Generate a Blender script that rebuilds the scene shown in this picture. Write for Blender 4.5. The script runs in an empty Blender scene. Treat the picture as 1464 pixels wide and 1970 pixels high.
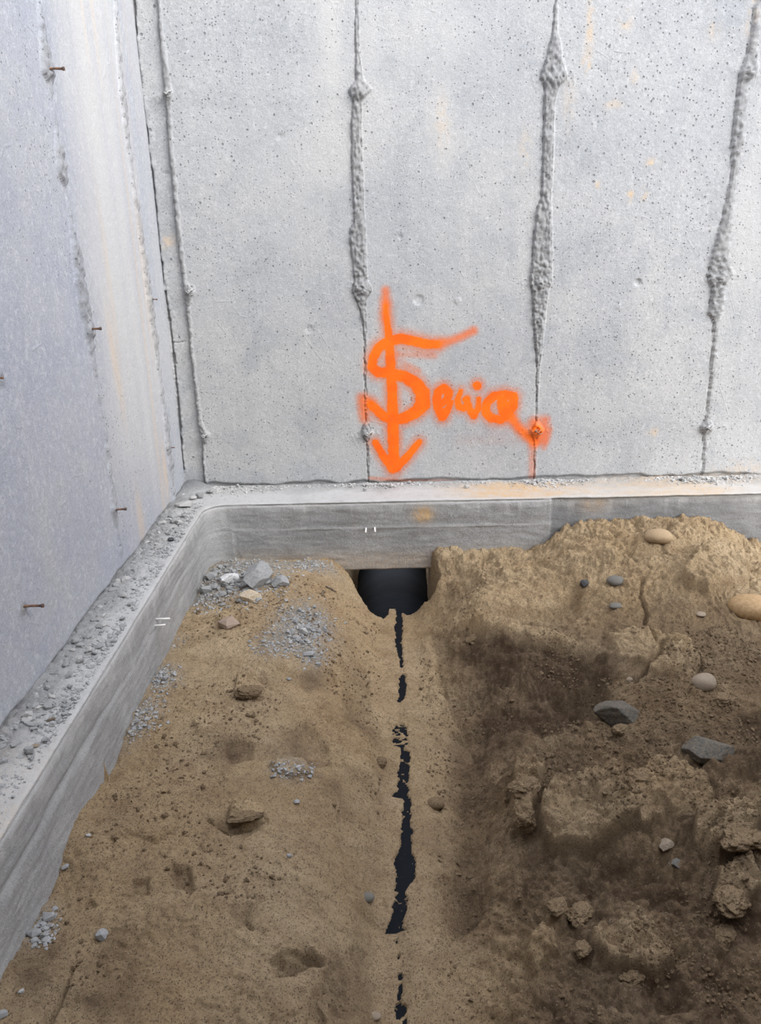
import bpy, bmesh, math, random
import numpy as np
from mathutils import Matrix, Vector
random.seed(7); rng = np.random.default_rng(11)
scene = bpy.context.scene
COL = scene.collection

# ------------------------------------------------------------------ camera
W, H, F = 1464, 1970, 1538.0
CX, CY = W / 2, H / 2
_d = np.array([96., 4315., F]); _d /= np.linalg.norm(_d)
_f = np.array([-7., -548., F]); _f -= _d * _f.dot(_d); _f /= np.linalg.norm(_f)
_r = np.cross(_d, _f)
R = np.stack([_r, _f, -_d])              # image axes (right, down, forward) -> world
CAM = np.array([0., 0., .92])            # eye 0.92 m above the top of the footing
cam = bpy.data.objects.new('camera', bpy.data.cameras.new('camera'))
COL.objects.link(cam); scene.camera = cam
cam.data.sensor_fit = 'VERTICAL'; cam.data.sensor_height = 36.0
cam.data.lens = F / H * 36.0
cam.data.clip_start = .02; cam.data.clip_end = 100
_m = np.eye(4); _m[:3, 0] = R[:, 0]; _m[:3, 1] = -R[:, 1]; _m[:3, 2] = -R[:, 2]; _m[:3, 3] = CAM
cam.matrix_world = Matrix(_m.tolist())

# ------------------------------------------------------------------ light
scene.view_settings.view_transform = 'Standard'
scene.view_settings.look = 'None'
scene.view_settings.gamma = 1.0
scene.view_settings.exposure = 1.40
wd = bpy.data.worlds.new('overcast_sky'); scene.world = wd; wd.use_nodes = True
nt = wd.node_tree; bg = nt.nodes['Background']
tc = nt.nodes.new('ShaderNodeTexCoord'); sp = nt.nodes.new('ShaderNodeSeparateXYZ')
nt.links.new(tc.outputs['Generated'], sp.inputs[0])
cr = nt.nodes.new('ShaderNodeValToRGB'); nt.links.new(sp.outputs['Z'], cr.inputs[0])
cr.color_ramp.elements[0].position = 0.0; cr.color_ramp.elements[0].color = (.47, .50, .60, 1)
cr.color_ramp.elements[1].position = .8; cr.color_ramp.elements[1].color = (.92, .95, 1.05, 1)
nt.links.new(cr.outputs[0], bg.inputs[0]); bg.inputs[1].default_value = 1.0
SUN = bpy.data.objects.new('sun', bpy.data.lights.new('sun', 'SUN')); COL.objects.link(SUN)
SUN.data.energy = 1.75; SUN.data.angle = math.radians(42); SUN.data.color = (1, .985, .96)
_sd = Vector((.60, -.50, .42))           # towards the bright part of the cloud
SUN.rotation_euler = _sd.to_track_quat('Z', 'Y').to_euler()

# ------------------------------------------------------------------ helpers
def ray(px, py):
    v = R @ np.array([px - CX, py - CY, F]); return v / np.linalg.norm(v)
def at_z(px, py, z):
    v = ray(px, py); return CAM + (z - CAM[2]) / v[2] * v
def at_y(px, py, y):
    v = ray(px, py); return CAM + y / v[1] * v
def at_x(px, py, x):
    v = ray(px, py); return CAM + x / v[0] * v
def px_per_m(p):
    return F / float(R[:, 2] @ (np.asarray(p) - CAM))

def _hash(ix, iy, s):
    n = (ix.astype(np.int64) * 374761393 + iy.astype(np.int64) * 668265263 + s * 974711) & 0x7fffffff
    n = ((n ^ (n >> 13)) * 1274126177) & 0x7fffffff
    return ((n ^ (n >> 16)) & 0xffffff) / float(0xffffff)
def vnoise(x, y, s=0):
    ix = np.floor(x); iy = np.floor(y); fx = x - ix; fy = y - iy
    fx = fx * fx * (3 - 2 * fx); fy = fy * fy * (3 - 2 * fy)
    a = _hash(ix, iy, s); b = _hash(ix + 1, iy, s); c = _hash(ix, iy + 1, s); d = _hash(ix + 1, iy + 1, s)
    return (a + (b - a) * fx) * (1 - fy) + (c + (d - c) * fx) * fy
def fbm(x, y, scale, oct=4, s=0, gain=.5):
    t = 0; a = 1; n = 0; f = 1 / scale
    for k in range(oct):
        t = t + a * (vnoise(x * f + 17.3 * k, y * f - 9.1 * k, s + k) - .5); n += a; a *= gain; f *= 2.03
    return t / n * 2
def lumps(x, y, size, s=0, keep=.6):
    """height field of scattered rounded clods of about `size`"""
    u = x / size; v = y / size; iu = np.floor(u); iv = np.floor(v); out = np.zeros_like(u)
    for du in (-1, 0, 1):
        for dv in (-1, 0, 1):
            a = iu + du; b = iv + dv
            cx_ = a + _hash(a, b, s); cy_ = b + _hash(a, b, s + 1)
            r = .35 + .5 * _hash(a, b, s + 2); on = _hash(a, b, s + 3) < keep
            d2 = ((u - cx_) ** 2 + (v - cy_) ** 2) / r ** 2
            out = np.maximum(out, np.where(on, np.sqrt(np.clip(1 - d2, 0, 1)) * r, 0))
    return out * size
def sstep(a, b, x):
    t = np.clip((x - a) / (b - a), 0, 1); return t * t * (3 - 2 * t)
def seg_dist(x, y, pts, ws=None):
    """distance to a polyline (minus its local half width when ws is given)"""
    best = np.full(np.shape(x), 1e9)
    for i in range(len(pts) - 1):
        ax, ay = pts[i][:2]; bx, by = pts[i + 1][:2]
        L = (bx - ax) ** 2 + (by - ay) ** 2 + 1e-12
        t = np.clip(((x - ax) * (bx - ax) + (y - ay) * (by - ay)) / L, 0, 1)
        d = np.hypot(x - ax - t * (bx - ax), y - ay - t * (by - ay))
        if ws is not None: d = d - (ws[i] + (ws[i + 1] - ws[i]) * t)
        best = np.minimum(best, d)
    return best
def poly_sd(x, y, P):
    """signed distance to a polygon, positive inside"""
    P = [tuple(p[:2]) for p in P]; ins = np.zeros(np.shape(x), bool)
    n = len(P)
    for i in range(n):
        x1, y1 = P[i]; x2, y2 = P[(i + 1) % n]
        c = ((y1 > y) != (y2 > y)) & (x < (x2 - x1) * (y - y1) / ((y2 - y1) + 1e-15) + x1)
        ins ^= c
    d = seg_dist(x, y, P + [P[0]])
    return np.where(ins, d, -d)

def mesh_obj(name, verts, faces, mat, parent=None, smooth=True):
    verts = np.asarray(verts, np.float32); faces = np.asarray(faces, np.int32)
    me = bpy.data.meshes.new(name); n, k = faces.shape
    me.vertices.add(len(verts)); me.vertices.foreach_set('co', verts.ravel())
    me.loops.add(n * k); me.loops.foreach_set('vertex_index', faces.ravel())
    me.polygons.add(n); me.polygons.foreach_set('loop_start', np.arange(n, dtype=np.int32) * k)
    me.update(calc_edges=True)
    me.polygons.foreach_set('use_smooth', np.full(n, smooth))
    me.materials.append(mat); me.validate()
    o = bpy.data.objects.new(name, me); COL.objects.link(o)
    if parent is not None: o.parent = parent
    return o
def grid_faces(nu, nv, flip=False):
    i = np.arange(nu - 1)[:, None]; j = np.arange(nv - 1)[None, :]
    a = (i * nv + j).ravel(); b = ((i + 1) * nv + j).ravel(); c = b + 1; d = a + 1
    return np.stack([a, d, c, b] if flip else [a, b, c, d], 1)
def attr(o, name, vals):
    a = o.data.attributes.new(name, 'FLOAT', 'POINT'); a.data.foreach_set('value', np.asarray(vals, np.float32).ravel())
def tag(o, label, cat, group=None, kind=None):
    o['label'] = label
    o['category'] = cat
    if group: o['group'] = group
    if kind: o['kind'] = kind
    return o
def struct(o, label=None):
    o['kind'] = 'structure'
    if label: o['label'] = label
    return o
def spaced(parts):
    """non-uniform coordinates: (start, stop, step), ..."""
    out = []
    for a, b, s in parts:
        n = max(1, int(round((b - a) / s))); out.append(a + (b - a) * np.arange(n) / n)
    out.append(np.array([parts[-1][1]])); return np.concatenate(out)

# ------------------------------------------------------------------ materials
class NB:
    def __init__(s, name):
        s.m = bpy.data.materials.new(name); s.m.use_nodes = True; s.t = s.m.node_tree
        s.b = s.t.nodes['Principled BSDF']; s.out = s.t.nodes['Material Output']
        s.co = s.n('ShaderNodeTexCoord').outputs['Object']
    def n(s, kind, **kw):
        nd = s.t.nodes.new(kind)
        for k, v in kw.items(): setattr(nd, k, v)
        return nd
    def set(s, sock, v):
        if isinstance(v, bpy.types.NodeSocket): s.t.links.new(v, sock)
        elif isinstance(v, (tuple, list)) and len(v) == 3 and sock.type == 'RGBA': sock.default_value = (*v, 1)
        else: sock.default_value = v
    def scale(s, v):
        m = s.n('ShaderNodeMapping'); s.set(m.inputs['Vector'], s.co); m.inputs['Scale'].default_value = v
        return m.outputs[0]
    def noise(s, sc, det=5, rough=.55, vec=None, dist=0):
        nd = s.n('ShaderNodeTexNoise'); s.set(nd.inputs['Vector'], vec or s.co)
        nd.inputs['Scale'].default_value = sc; nd.inputs['Detail'].default_value = det
        nd.inputs['Roughness'].default_value = rough; nd.inputs['Distortion'].default_value = dist
        return nd.outputs[0]
    def voro(s, sc, vec=None, out='Distance', rnd=1):
        nd = s.n('ShaderNodeTexVoronoi'); s.set(nd.inputs['Vector'], vec or s.co); nd.inputs['Scale'].default_value = sc
        nd.inputs['Randomness'].default_value = rnd
        return nd.outputs[out]
    def ramp(s, v, a, b, lo=0., hi=1.):
        nd = s.n('ShaderNodeMapRange'); s.set(nd.inputs[0], v)
        nd.inputs[1].default_value = a; nd.inputs[2].default_value = b; nd.inputs[3].default_value = lo; nd.inputs[4].default_value = hi
        return nd.outputs[0]
    def math(s, op, a, b=0.):
        nd = s.n('ShaderNodeMath', operation=op); s.set(nd.inputs[0], a); s.set(nd.inputs[1], b); return nd.outputs[0]
    def mix(s, f, a, b, mode='MIX'):
        nd = s.n('ShaderNodeMix', data_type='RGBA', blend_type=mode)
        s.set(nd.inputs[0], f); s.set(nd.inputs[6], a); s.set(nd.inputs[7], b); return nd.outputs[2]
    def attr(s, name):
        nd = s.n('ShaderNodeAttribute'); nd.attribute_name = name; return nd.outputs['Fac']
    def bump(s, h, strength, dist, prev=None):
        nd = s.n('ShaderNodeBump'); s.set(nd.inputs['Height'], h); nd.inputs['Strength'].default_value = strength
        nd.inputs['Distance'].default_value = dist
        if prev: s.set(nd.inputs['Normal'], prev)
        return nd.outputs[0]
    def done(s, col, rough=.9, nrm=None, spec=.3):
        s.set(s.b.inputs['Base Color'], col); s.set(s.b.inputs['Roughness'], rough)
        s.b.inputs['Specular IOR Level'].default_value = spec
        if nrm: s.set(s.b.inputs['Normal'], nrm)
        return s.m

def wall_mat(name, base, warm, cool):
    """cast concrete: mottled, with pour streaks, trapped-air pits and stains"""
    b = NB(name)
    c = b.mix(b.ramp(b.noise(2.2, 6, .6), .38, .62), base, warm)
    c = b.mix(b.ramp(b.noise(5.5, 6, .65, dist=.6), .48, .66, 0, .75), c, cool)
    streak = b.noise(1, 4, .6, b.scale((26, 26, 1.4)))
    c = b.mix(b.ramp(streak, .52, .72, 0, .14), c, (.66, .655, .63))
    c = b.mix(b.ramp(streak, .30, .46, .10, 0), c, (.26, .27, .28))
    c = b.mix(b.ramp(b.noise(160, 3, .7), .36, .62, .34, 0), c, (.20, .205, .21))          # fine sandy grain
    c = b.mix(b.ramp(b.noise(60, 5, .75), .52, .68, 0, .34), c, (.74, .74, .73))
    c = b.mix(b.attr('pale'), c, (.60, .59, .56))
    c = b.mix(b.attr('ochre'), c, (.66, .50, .33))
    c = b.mix(b.attr('rough'), c, (.23, .23, .225))
    # air pits of two sizes, only some cells carry one
    def pits(sc, r, keep):
        v = b.n('ShaderNodeTexVoronoi'); b.set(v.inputs['Vector'], b.co); v.inputs['Scale'].default_value = sc
        sep = b.n('ShaderNodeSeparateColor'); b.set(sep.inputs[0], v.outputs['Color'])
        on = b.ramp(sep.outputs[0], keep, keep + .02)
        rr = b.ramp(sep.outputs[1], 0, 1, r * .35, r)
        return b.math('MULTIPLY', b.ramp(b.math('DIVIDE', v.outputs['Distance'], rr), .75, 1.05, 1, 0), on)
    p1 = pits(34, .155, .62); p2 = pits(95, .27, .66); p3 = pits(9, .085, .55)
    p = b.math('MAXIMUM', b.math('MAXIMUM', p1, p2), p3)
    c = b.mix(b.math('MULTIPLY', p, .60), c, (.13, .13, .135))
    n = b.bump(b.noise(260, 4, .75), .6, .003)
    n = b.bump(b.noise(45, 6, .7), .40, .007, n)
    # raised drip and lap outlines left by the forms
    w = b.n('ShaderNodeTexVoronoi', feature='DISTANCE_TO_EDGE'); w.inputs['Scale'].default_value = 17
    b.set(w.inputs['Vector'], b.scale((1, 1, .5)))
    n = b.bump(b.math('MULTIPLY', b.ramp(w.outputs[0], 0, .03, 1, 0), b.ramp(b.noise(4), .55, .62)), .25, .003, n)
    n = b.bump(p, .9, -.006, n)
    return b.done(c, .88, n, .25)

M = {}
M['wall_back'] = wall_mat('cast_concrete_grey', (.455, .465, .475), (.53, .53, .52), (.39, .405, .42))
M['wall_left'] = wall_mat('cast_concrete_pale', (.40, .42, .475), (.45, .46, .485), (.365, .385, .45))

def footing_mat():
    b = NB('footing_concrete')
    c = b.mix(b.ramp(b.noise(4, 6, .65), .4, .62), (.33, .33, .325), (.45, .45, .44))
    g = b.noise(1, 5, .7, b.scale((3, 3, 90)))                           # board grain along the faces
    c = b.mix(b.ramp(g, .45, .68, 0, .2), c, (.52, .52, .50))
    c = b.mix(b.ramp(b.noise(14, 5, .75), .5, .68, 0, .30), c, (.22, .20, .17))
    c = b.mix(b.ramp(b.noise(120, 4, .85), .38, .6, .45, 0), c, (.13, .13, .13))
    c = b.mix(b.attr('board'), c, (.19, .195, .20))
    dust = b.math('MULTIPLY', b.attr('dust'), b.ramp(b.noise(38, 6, .75), .18, .50, .35, 1))
    c = b.mix(dust, c, (.55, .548, .535))
    c = b.mix(b.math('MULTIPLY', b.attr('sandy'), b.ramp(b.noise(60, 5, .8), .3, .55)), c, (.62, .42, .22))
    n = b.bump(b.noise(220, 4, .8), .8, .004)
    n = b.bump(g, .15, .003, n)
    n = b.bump(b.noise(40, 6, .7), .5, .008, n)
    return b.done(c, .93, n, .2)
M['footing'] = footing_mat()

def sand_mat(name='damp_sand', clod=False, unit=1.):
    b = NB(name)
    if unit != 1: b.co = b.scale((unit,) * 3)
    c = b.mix(b.ramp(b.noise(3.2, 6, .6), .36, .64), (.67, .48, .27), (.80, .615, .385))
    c = b.mix(b.ramp(b.noise(13, 6, .7), .42, .66, 0, .5), c, (.36, .225, .115))
    c = b.mix(b.ramp(b.noise(48, 5, .75), .54, .68, 0, .6), c, (.25, .155, .085))
    c = b.mix(b.ramp(b.noise(150, 4, .85), .52, .64, 0, .5), c, (.24, .15, .08))
    c = b.mix(b.ramp(b.noise(170, 4, .85), .36, .46, .4, 0), c, (.74, .58, .39))       # paler grains; the dark speckle above stands in for shade in the pores
    wet_shade = (b.math('MULTIPLY', b.attr('damp_shade'), b.ramp(b.noise(9, 6, .75), .3, .62, .55, 1.2)) if not clod else clod)
    c = b.mix(wet_shade, c, (.165, .108, .066))  # moist tone; also carries the shade painted into the sand
    if not clod: c = b.mix(b.math('MULTIPLY', b.attr('grey'), b.ramp(b.noise(70, 5, .8), .36, .56)), c, (.46, .46, .44))
    gr = b.voro(520, out='Color'); sepn = b.n('ShaderNodeSeparateColor'); b.set(sepn.inputs[0], gr)
    c = b.mix(b.ramp(sepn.outputs[0], .95, .98, 0, .45), c, (.58, .47, .35))
    c = b.mix(b.ramp(sepn.outputs[1], .86, .92, 0, .65), c, (.10, .07, .05))
    n = b.bump(b.noise(420, 4, .8), .9, .006)
    n = b.bump(b.noise(110, 6, .8), .85, .014, n)
    return b.done(c, .96, n, .15)
M['sand'] = sand_mat(); M['crumb'] = sand_mat('sand_crumb_material', .62); M['clod'] = sand_mat('sand_clod_material', .5, .05)

def stone_mat(name, a, c2, speck=.3, rough=.75, bumpd=.004, sc=22):
    b = NB(name)
    c = b.mix(b.ramp(b.noise(sc, 6, .65), .38, .62), a, c2)
    c = b.mix(b.ramp(b.noise(sc * 9, 3, .7), .55, .68, 0, speck), c, tuple(x * .45 for x in a))
    n = b.bump(b.noise(sc * 10, 5, .75), .5, bumpd)
    return b.done(c, rough, n, .3)
M['chip'] = stone_mat('broken_concrete', (.30, .305, .305), (.40, .40, .39))
M['chip_light'] = stone_mat('pale_broken_concrete', (.42, .415, .40), (.55, .54, .52), .15)
M['chip_white'] = stone_mat('white_plaster_stone', (.70, .70, .69), (.82, .82, .81), .12)
M['chip_ochre'] = stone_mat('white_and_ochre_stone', (.64, .62, .56), (.50, .33, .14), .12)
M['chip_brown'] = stone_mat('dusty_brown_stone', (.34, .24, .17), (.42, .34, .28))
M['tan'] = stone_mat('tan_cobble', (.36, .23, .11), (.47, .32, .17), .35, .6, .0015, 14)
M['sandstone'] = stone_mat('sandy_cobble', (.38, .27, .155), (.46, .34, .21), .3)
M['grey'] = stone_mat('grey_pebble', (.16, .15, .13), (.21, .20, .175), .25)
M['dark'] = stone_mat('dark_pebble', (.055, .055, .06), (.09, .09, .09), .3)
M['slate'] = stone_mat('blue_grey_stone', (.085, .09, .08), (.19, .15, .11), .4)
M['pale'] = stone_mat('pale_pebble', (.29, .225, .155), (.38, .31, .24), .2)
b = NB('black_plastic')
M['pipe'] = b.done(b.mix(b.ramp(b.noise(40, 5, .7), .60, .74, 0, .28), (.005, .007, .010), (.05, .04, .03)), .7, b.bump(b.noise(90, 4), .4, .003), .12)
b = NB('rusty_steel')
M['rust'] = b.done(b.mix(b.ramp(b.noise(120, 4), .4, .6), (.085, .06, .05), (.22, .115, .07)), .75, b.bump(b.noise(400), .5, .001))
b = NB('galvanised_wire'); M['white_wire'] = b.done((.80, .79, .75), .5)
b = NB('wood_splinter'); M['wood'] = b.done(b.mix(b.ramp(b.noise(1, 4, .6, b.scale((200, 30, 30))), .4, .6), (.10, .075, .055), (.19, .15, .11)), .85)
b = NB('grout_lump'); M['grout'] = b.done(b.mix(b.ramp(b.noise(70, 5), .4, .65), (.34, .34, .33), (.50, .50, .48)), .9, b.bump(b.noise(200, 5, .8), .7, .004))
b = NB('orange_stained_grout'); M['grout_orange'] = b.done(b.mix(b.ramp(b.noise(70, 5), .42, .62), (.34, .20, .15), (.78, .20, .05)), .9, b.bump(b.noise(200, 5, .8), .7, .004))

# spray paint: opaque in the stroke, speckled mist at its rim
b = NB('orange_spray_paint')
cov = b.attr('cover')
col = b.mix(b.ramp(b.noise(12, 4), .42, .62, 0, .8), (1.0, .17, .006), (.92, .12, .005))
col = b.mix(b.ramp(cov, .15, .8, .55, 0), col, (1.0, .36, .14))
b.done(col, .6, b.bump(b.noise(200, 4, .7), .4, .002), .3)
mist = b.ramp(b.noise(330, 3, .8), .32, .68)
al = b.ramp(b.math('SUBTRACT', b.math('MULTIPLY', cov, 1.55), b.math('MULTIPLY', mist, .55)), -.24, .80)
al = b.math('MULTIPLY', al, b.ramp(cov, .02, .14))
pit = b.ramp(b.voro(60), .06, .10, .25, 1)
b.set(b.b.inputs['Alpha'], b.math('MULTIPLY', al, pit))
M['paint'] = b.m

# ------------------------------------------------------------------ the back wall
XW, YW = -.757, 2.90        # left wall face, back wall face (form faces)
XF, YF = -.632, 2.70        # footing edges
def seam(rows):
    out = []
    for py, l, r in rows:
        a = at_y(l, py, YW); c = at_y(r, py, YW); out.append((a[2], a[0], c[0]))
    out.sort(); return np.array(out)
SEAMS = [seam(s) for s in (
    [(0,300,307),(100,308,316),(180,314,330),(210,318,326),(300,325,334),(450,338,348),(540,350,358),(562,352,374),(590,356,364),(700,367,374),(815,380,388),(838,385,402),(860,387,392),(935,394,398)],
    [(0,683,688),(100,683,690),(155,682,700),(175,668,716),(195,678,695),(240,675,695),(300,674,697),(360,677,700),(428,680,702),(440,672,703),(490,675,705),(540,680,708),(560,676,716),(580,687,704),(620,697,705),(660,699,704),(810,701,707),(832,692,716),(850,704,709),(935,708,712)],
    [(0,1067,1073),(60,1062,1072),(110,1050,1082),(150,1038,1092),(168,1045,1075),(200,1046,1066),(300,1042,1065),(380,1040,1060),(400,1032,1060),(450,1026,1062),(500,1022,1062),(540,1019,1062),(560,1022,1055),(600,1024,1050),(650,1028,1045),(680,1030,1042),(720,1031,1037),(810,1030,1034),(828,1021,1046),(850,1027,1032),(930,1026,1030)],
    [(0,1452,1460),(40,1448,1461),(90,1440,1456),(140,1424,1459),(160,1420,1438),(200,1415,1435),(270,1407,1432),(300,1408,1425),(330,1408,1418),(380,1398,1412),(420,1388,1408),(480,1372,1402),(530,1360,1409),(550,1368,1395),(600,1362,1390),(620,1372,1382),(700,1368,1376),(800,1358,1364),(822,1347,1372),(840,1354,1360),(915,1350,1356)])]
CRACK = [at_y(x, y, YW)[[0, 2]] for x, y in ((254,-30),(257,30),(262,120),(273,200),(284,290),(293,360),(300,430),(305,490),(314,545),(322,600),(330,660),(340,760),(347,855),(352,905))]
KNOTS = [at_y(x, y, YW)[[0, 2]] for x, y in ((322,182),(362,562),(393,838),(690,178),(694,556),(705,834),(1065,150),(1040,545),(1032,828),(1440,140),(1386,535),(1360,822))]
SMALL = [(805,577,11,-.004),(596,634,9,-.003),(1228,543,7,-.006),(540,262,6,-.004),(880,578,8,.002),(770,455,5,-.003),(1190,590,7,.002)]

def back_disp(x, z):
    """outward relief of the back wall (metres towards -y) and its roughness"""
    out = fbm(x, z, .9, 3, 3) * .004 + fbm(x, z, .12, 3, 5) * .0008
    rough = np.zeros_like(x)
    wob = fbm(x, z, .02, 3, 21)
    for k, S in enumerate(SEAMS):
        l = np.interp(z, S[:, 0], S[:, 1]) - .0015 + fbm(x * 0 + k, z, .03, 4, 30 + k) * .004
        r = np.interp(z, S[:, 0], S[:, 2]) + .0015 + fbm(x * 0 + k, z, .025, 4, 50 + k) * .004
        w = np.maximum(r - l, .004)
        e = np.minimum(x - l, r - x)
        inside = sstep(-.001, .0035, e)
        wide = np.clip(w / .05, .25, 1)
        rel = (.002 + .0055 * wide) * (.4 + 1.2 * vnoise(x / .008, z / .012, 70 + k)) + lumps(x, z, .0085, 80 + k, .8) * .55 + np.abs(fbm(x, z, .006, 2, 85 + k)) * .0015
        rel = rel - .010 * sstep(.005, 0, np.abs(x - l - .0025)) - (.006 * sstep(.006, 0, np.abs(x - r + .004)) if k else 0)
        out = out + inside * rel
        rough = np.maximum(rough, inside * (.45 + .5 * vnoise(x / .006, z / .007, 90 + k)))
    out = out - .009 * sstep(SEAMS[0][0, 1] * 0, .001, np.interp(z, SEAMS[0][:, 0], SEAMS[0][:, 1]) - x)   # corner filler set back
    out = out - .0022 * sstep(0, .004, x - np.interp(z, SEAMS[2][:, 0], SEAMS[2][:, 2])) + .0015 * sstep(0, .004, x - np.interp(z, SEAMS[3][:, 0], SEAMS[3][:, 2]))
    d = seg_dist(x, z, CRACK) - .002 - .0035 * vnoise(z / .03, x * 0, 7) * (vnoise(z / .11, x * 0, 8) > .3)
    g = sstep(.002, -.002, d + wob * .003); out = out - .014 * g; rough = np.maximum(rough, g * .75)
    nearc = sstep(.02, .0, np.abs(d)); out = out + nearc * lumps(x, z, .010, 99, .5) * .4
    for zc, x0, x1 in ((at_y(300, 335, YW)[2], -.735, -.690), (at_y(330, 660, YW)[2], -.74, -.695)):   # lift lines in the corner filler
        m = (x > x0) & (x < x1); dd = np.abs(z - zc + fbm(x, z * 0, .02, 3, 12) * .006)
        out = out - np.where(m, sstep(.0025, .0, dd) * .007, 0)
    for i, (kx, kz) in enumerate(KNOTS):
        dx = x - kx; dz = z - kz; r = np.hypot(dx, dz * 1.2)
        g = sstep(.03, .008, r + wob * .008); big = .45 if i in (2, 5, 8, 11, 0, 1) else 1.
        out = out + g * big * (.004 + lumps(x, z, .010, 120 + i, .85) * .9); rough = np.maximum(rough, g * .5 * big)
        # flat laitance rings beside the tie
        for q in range(5):
            ox = (random.Random(i * 9 + q).random() - .5) * .13; oz = (random.Random(i * 5 + q).random() - .5) * .035; rr = .008 + .006 * random.Random(i + q).random()
            ring = np.abs(np.hypot(dx - ox, dz - oz) - rr); out = out + sstep(.0025, 0, ring) * .0018
    for (px, py, rp, dep) in SMALL:
        p = at_y(px, py, YW); rr = np.hypot(x - p[0], z - p[2]) + wob * .003
        out = out + sstep(rp / 520, rp / 1000, rr) * dep
    # ragged foot of the wall where the form stood off the footing
    out = out - sstep(.018, .004, z + fbm(x, z, .08, 3, 140) * .012) * .012
    return out, rough

xs = spaced([(XW - .03, -.64, .004), (-.64, -.10, .006), (-.10, .68, .0028), (.68, 1.5, .0055), (1.5, 3.2, .05)])
zs = spaced([(-.02, .80, .0032), (.80, 1.72, .005), (1.72, 2.45, .04)])
X, Z = np.meshgrid(xs, zs, indexing='ij')
D, RG = back_disp(X, Z)
V = np.stack([X, YW - D, Z], -1).reshape(-1, 3)
nb = len(V); 
wall_back = mesh_obj('wall_back', V, grid_faces(len(xs), len(zs)), M['wall_back'])
def blob(x, y, px, py, rx, ry, plane):
    p = at_y(px, py, YW) if plane == 'b' else at_x(px, py, XW)
    s = 520.
    u = (x - (p[0] if plane == 'b' else p[1])) * s / rx; v = (y - p[2]) * s / ry
    return np.exp(-(u * u + v * v))
ochre = np.zeros_like(X); pale = np.zeros_like(X)
brk = np.clip(vnoise(X / .012, Z / .016, 7) * 2 - .4, 0, 1)
for px, py, rx, ry, a in ((1257,315,9,8,1.3),(1213,375,5,10,1),(1240,372,5,9,1),(1152,355,5,5,.9),(1135,55,6,45,.7),(1205,40,9,14,.7),(1130,120,8,10,.8),(1180,200,14,7,.5),(1220,148,6,10,.8),(1095,200,10,40,.25),(1450,30,10,30,.6),(1256,832,10,8,.8),(850,235,14,40,.3),(1430,905,60,20,.35),(320,465,14,12,.6),(1010,290,10,30,.35),(1375,55,8,14,.5)):
    ochre += blob(X, Z, px, py, rx, ry, 'b') * a * brk
for px, py, rx, ry, a in ((635,60,26,170,.5),(850,240,22,70,.45),(870,60,60,50,.25),(1300,180,120,80,.15),(700,40,20,120,.25),(1440,400,40,200,.4),(1420,820,60,90,.25),(950,330,30,60,.2),(540,330,120,90,.15)):
    pale += blob(X, Z, px, py, rx, ry, 'b') * a
attr(wall_back, 'ochre', np.clip(ochre, 0, .85)); attr(wall_back, 'pale', np.clip(pale, 0, .9)); attr(wall_back, 'rough', np.clip(RG, 0, .8))
struct(wall_back, 'grey cast concrete foundation wall facing the viewer with vertical form seams')

# the sprayed marking, a thin coat following the wall's own relief
def G(x, y): p = at_y(650 + x / 3.253, 540 + y / 3.253, YW); return (p[0], p[2])
PXM = 1 / (3.253 * 505.)
strokes = [  # points, widths (in crop pixels), strength
    ([(302,150),(300,190),(308,270),(318,340),(330,500),(340,700),(345,900),(350,1100),(345,1170)], [5,16,26,34,44,48,58,56,60], 1),
    ([(620,398),(560,397),(480,378),(400,362),(320,378),(255,420),(222,480),(215,540),(250,572),(330,578),(420,602),(490,645),(530,705),(532,770),(490,820),(420,858),(350,872),(290,850),(240,805),(208,775)], [36,44,46,46,50,46,44,46,50,54,58,66,78,80,66,56,50,48,46,40], 1),
    ([(235,1012),(290,1105),(345,1175)], [32,38,50], .92),
    ([(508,1010),(440,1095),(365,1170)], [30,38,50], .92),
    ([(345,1120),(345,1170)], [80,60], 1),
    ([(620,760),(625,695),(660,672),(697,700),(682,750),(640,770)], [42,42,42,40,40,40], .95),
    ([(615,730),(628,800),(655,850),(688,800),(712,760)], [38,42,46,34,20], .95),
    ([(770,690),(748,745),(757,790),(790,800),(812,770),(808,738),(795,742)], [18,28,30,28,30,30,26], .85),
    ([(808,750),(825,805),(850,842),(880,800),(882,740)], [30,34,38,30,22], .85),
    ([(870,655),(874,658)], [42,42], .85),
    ([(1098,725),(1040,712),(975,722),(930,765),(925,825),(960,858),(1020,870),(1062,830),(1092,785),(1098,735)], [44,44,44,42,42,42,40,50,50,46], .95),
    ([(1030,760),(1040,820)], [60,60], .9),
    ([(1240,925),(1252,930)], [40,40], .7),
]
misty = [  # points, sigma-ish half widths, strength
    ([(298,60),(300,150),(300,230)], [14,26,40], .40), ([(640,392),(700,378),(770,352),(850,312)], [30,30,28,24], .42),
    ([(205,770),(150,735),(165,860)], [40,34,30], .40), ([(1080,850),(1130,920),(1190,975),(1235,1010)], [34,34,36,26], .62),
    ([(1230,890),(1245,960)], [44,40], .38), ([(1300,870),(1290,1000)], [30,34], .30), ([(1330,930),(1290,1050)], [20,20], .2),
    ([(380,460),(600,470)], [30,20], .16), ([(1215,1040),(1215,1230)], [30,26], .22), ([(760,1000),(1100,1000)], [60,60], .07),
    ([(200,1235),(420,1255),(760,1262)], [16,16,12], .22), ([(420,520),(500,560)], [20,20], .16),
]
ix = np.where((xs > G(40, 0)[0]) & (xs < G(1420, 0)[0]))[0]; iz = np.where((zs > .002) & (zs < G(0, 10)[1]))[0]
Xp = X[np.ix_(ix, iz)]; Zp = Z[np.ix_(ix, iz)]; Dp = D[np.ix_(ix, iz)]
cover = np.zeros_like(Xp); wobp = fbm(Xp, Zp, .012, 3, 5) * .0025
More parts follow.
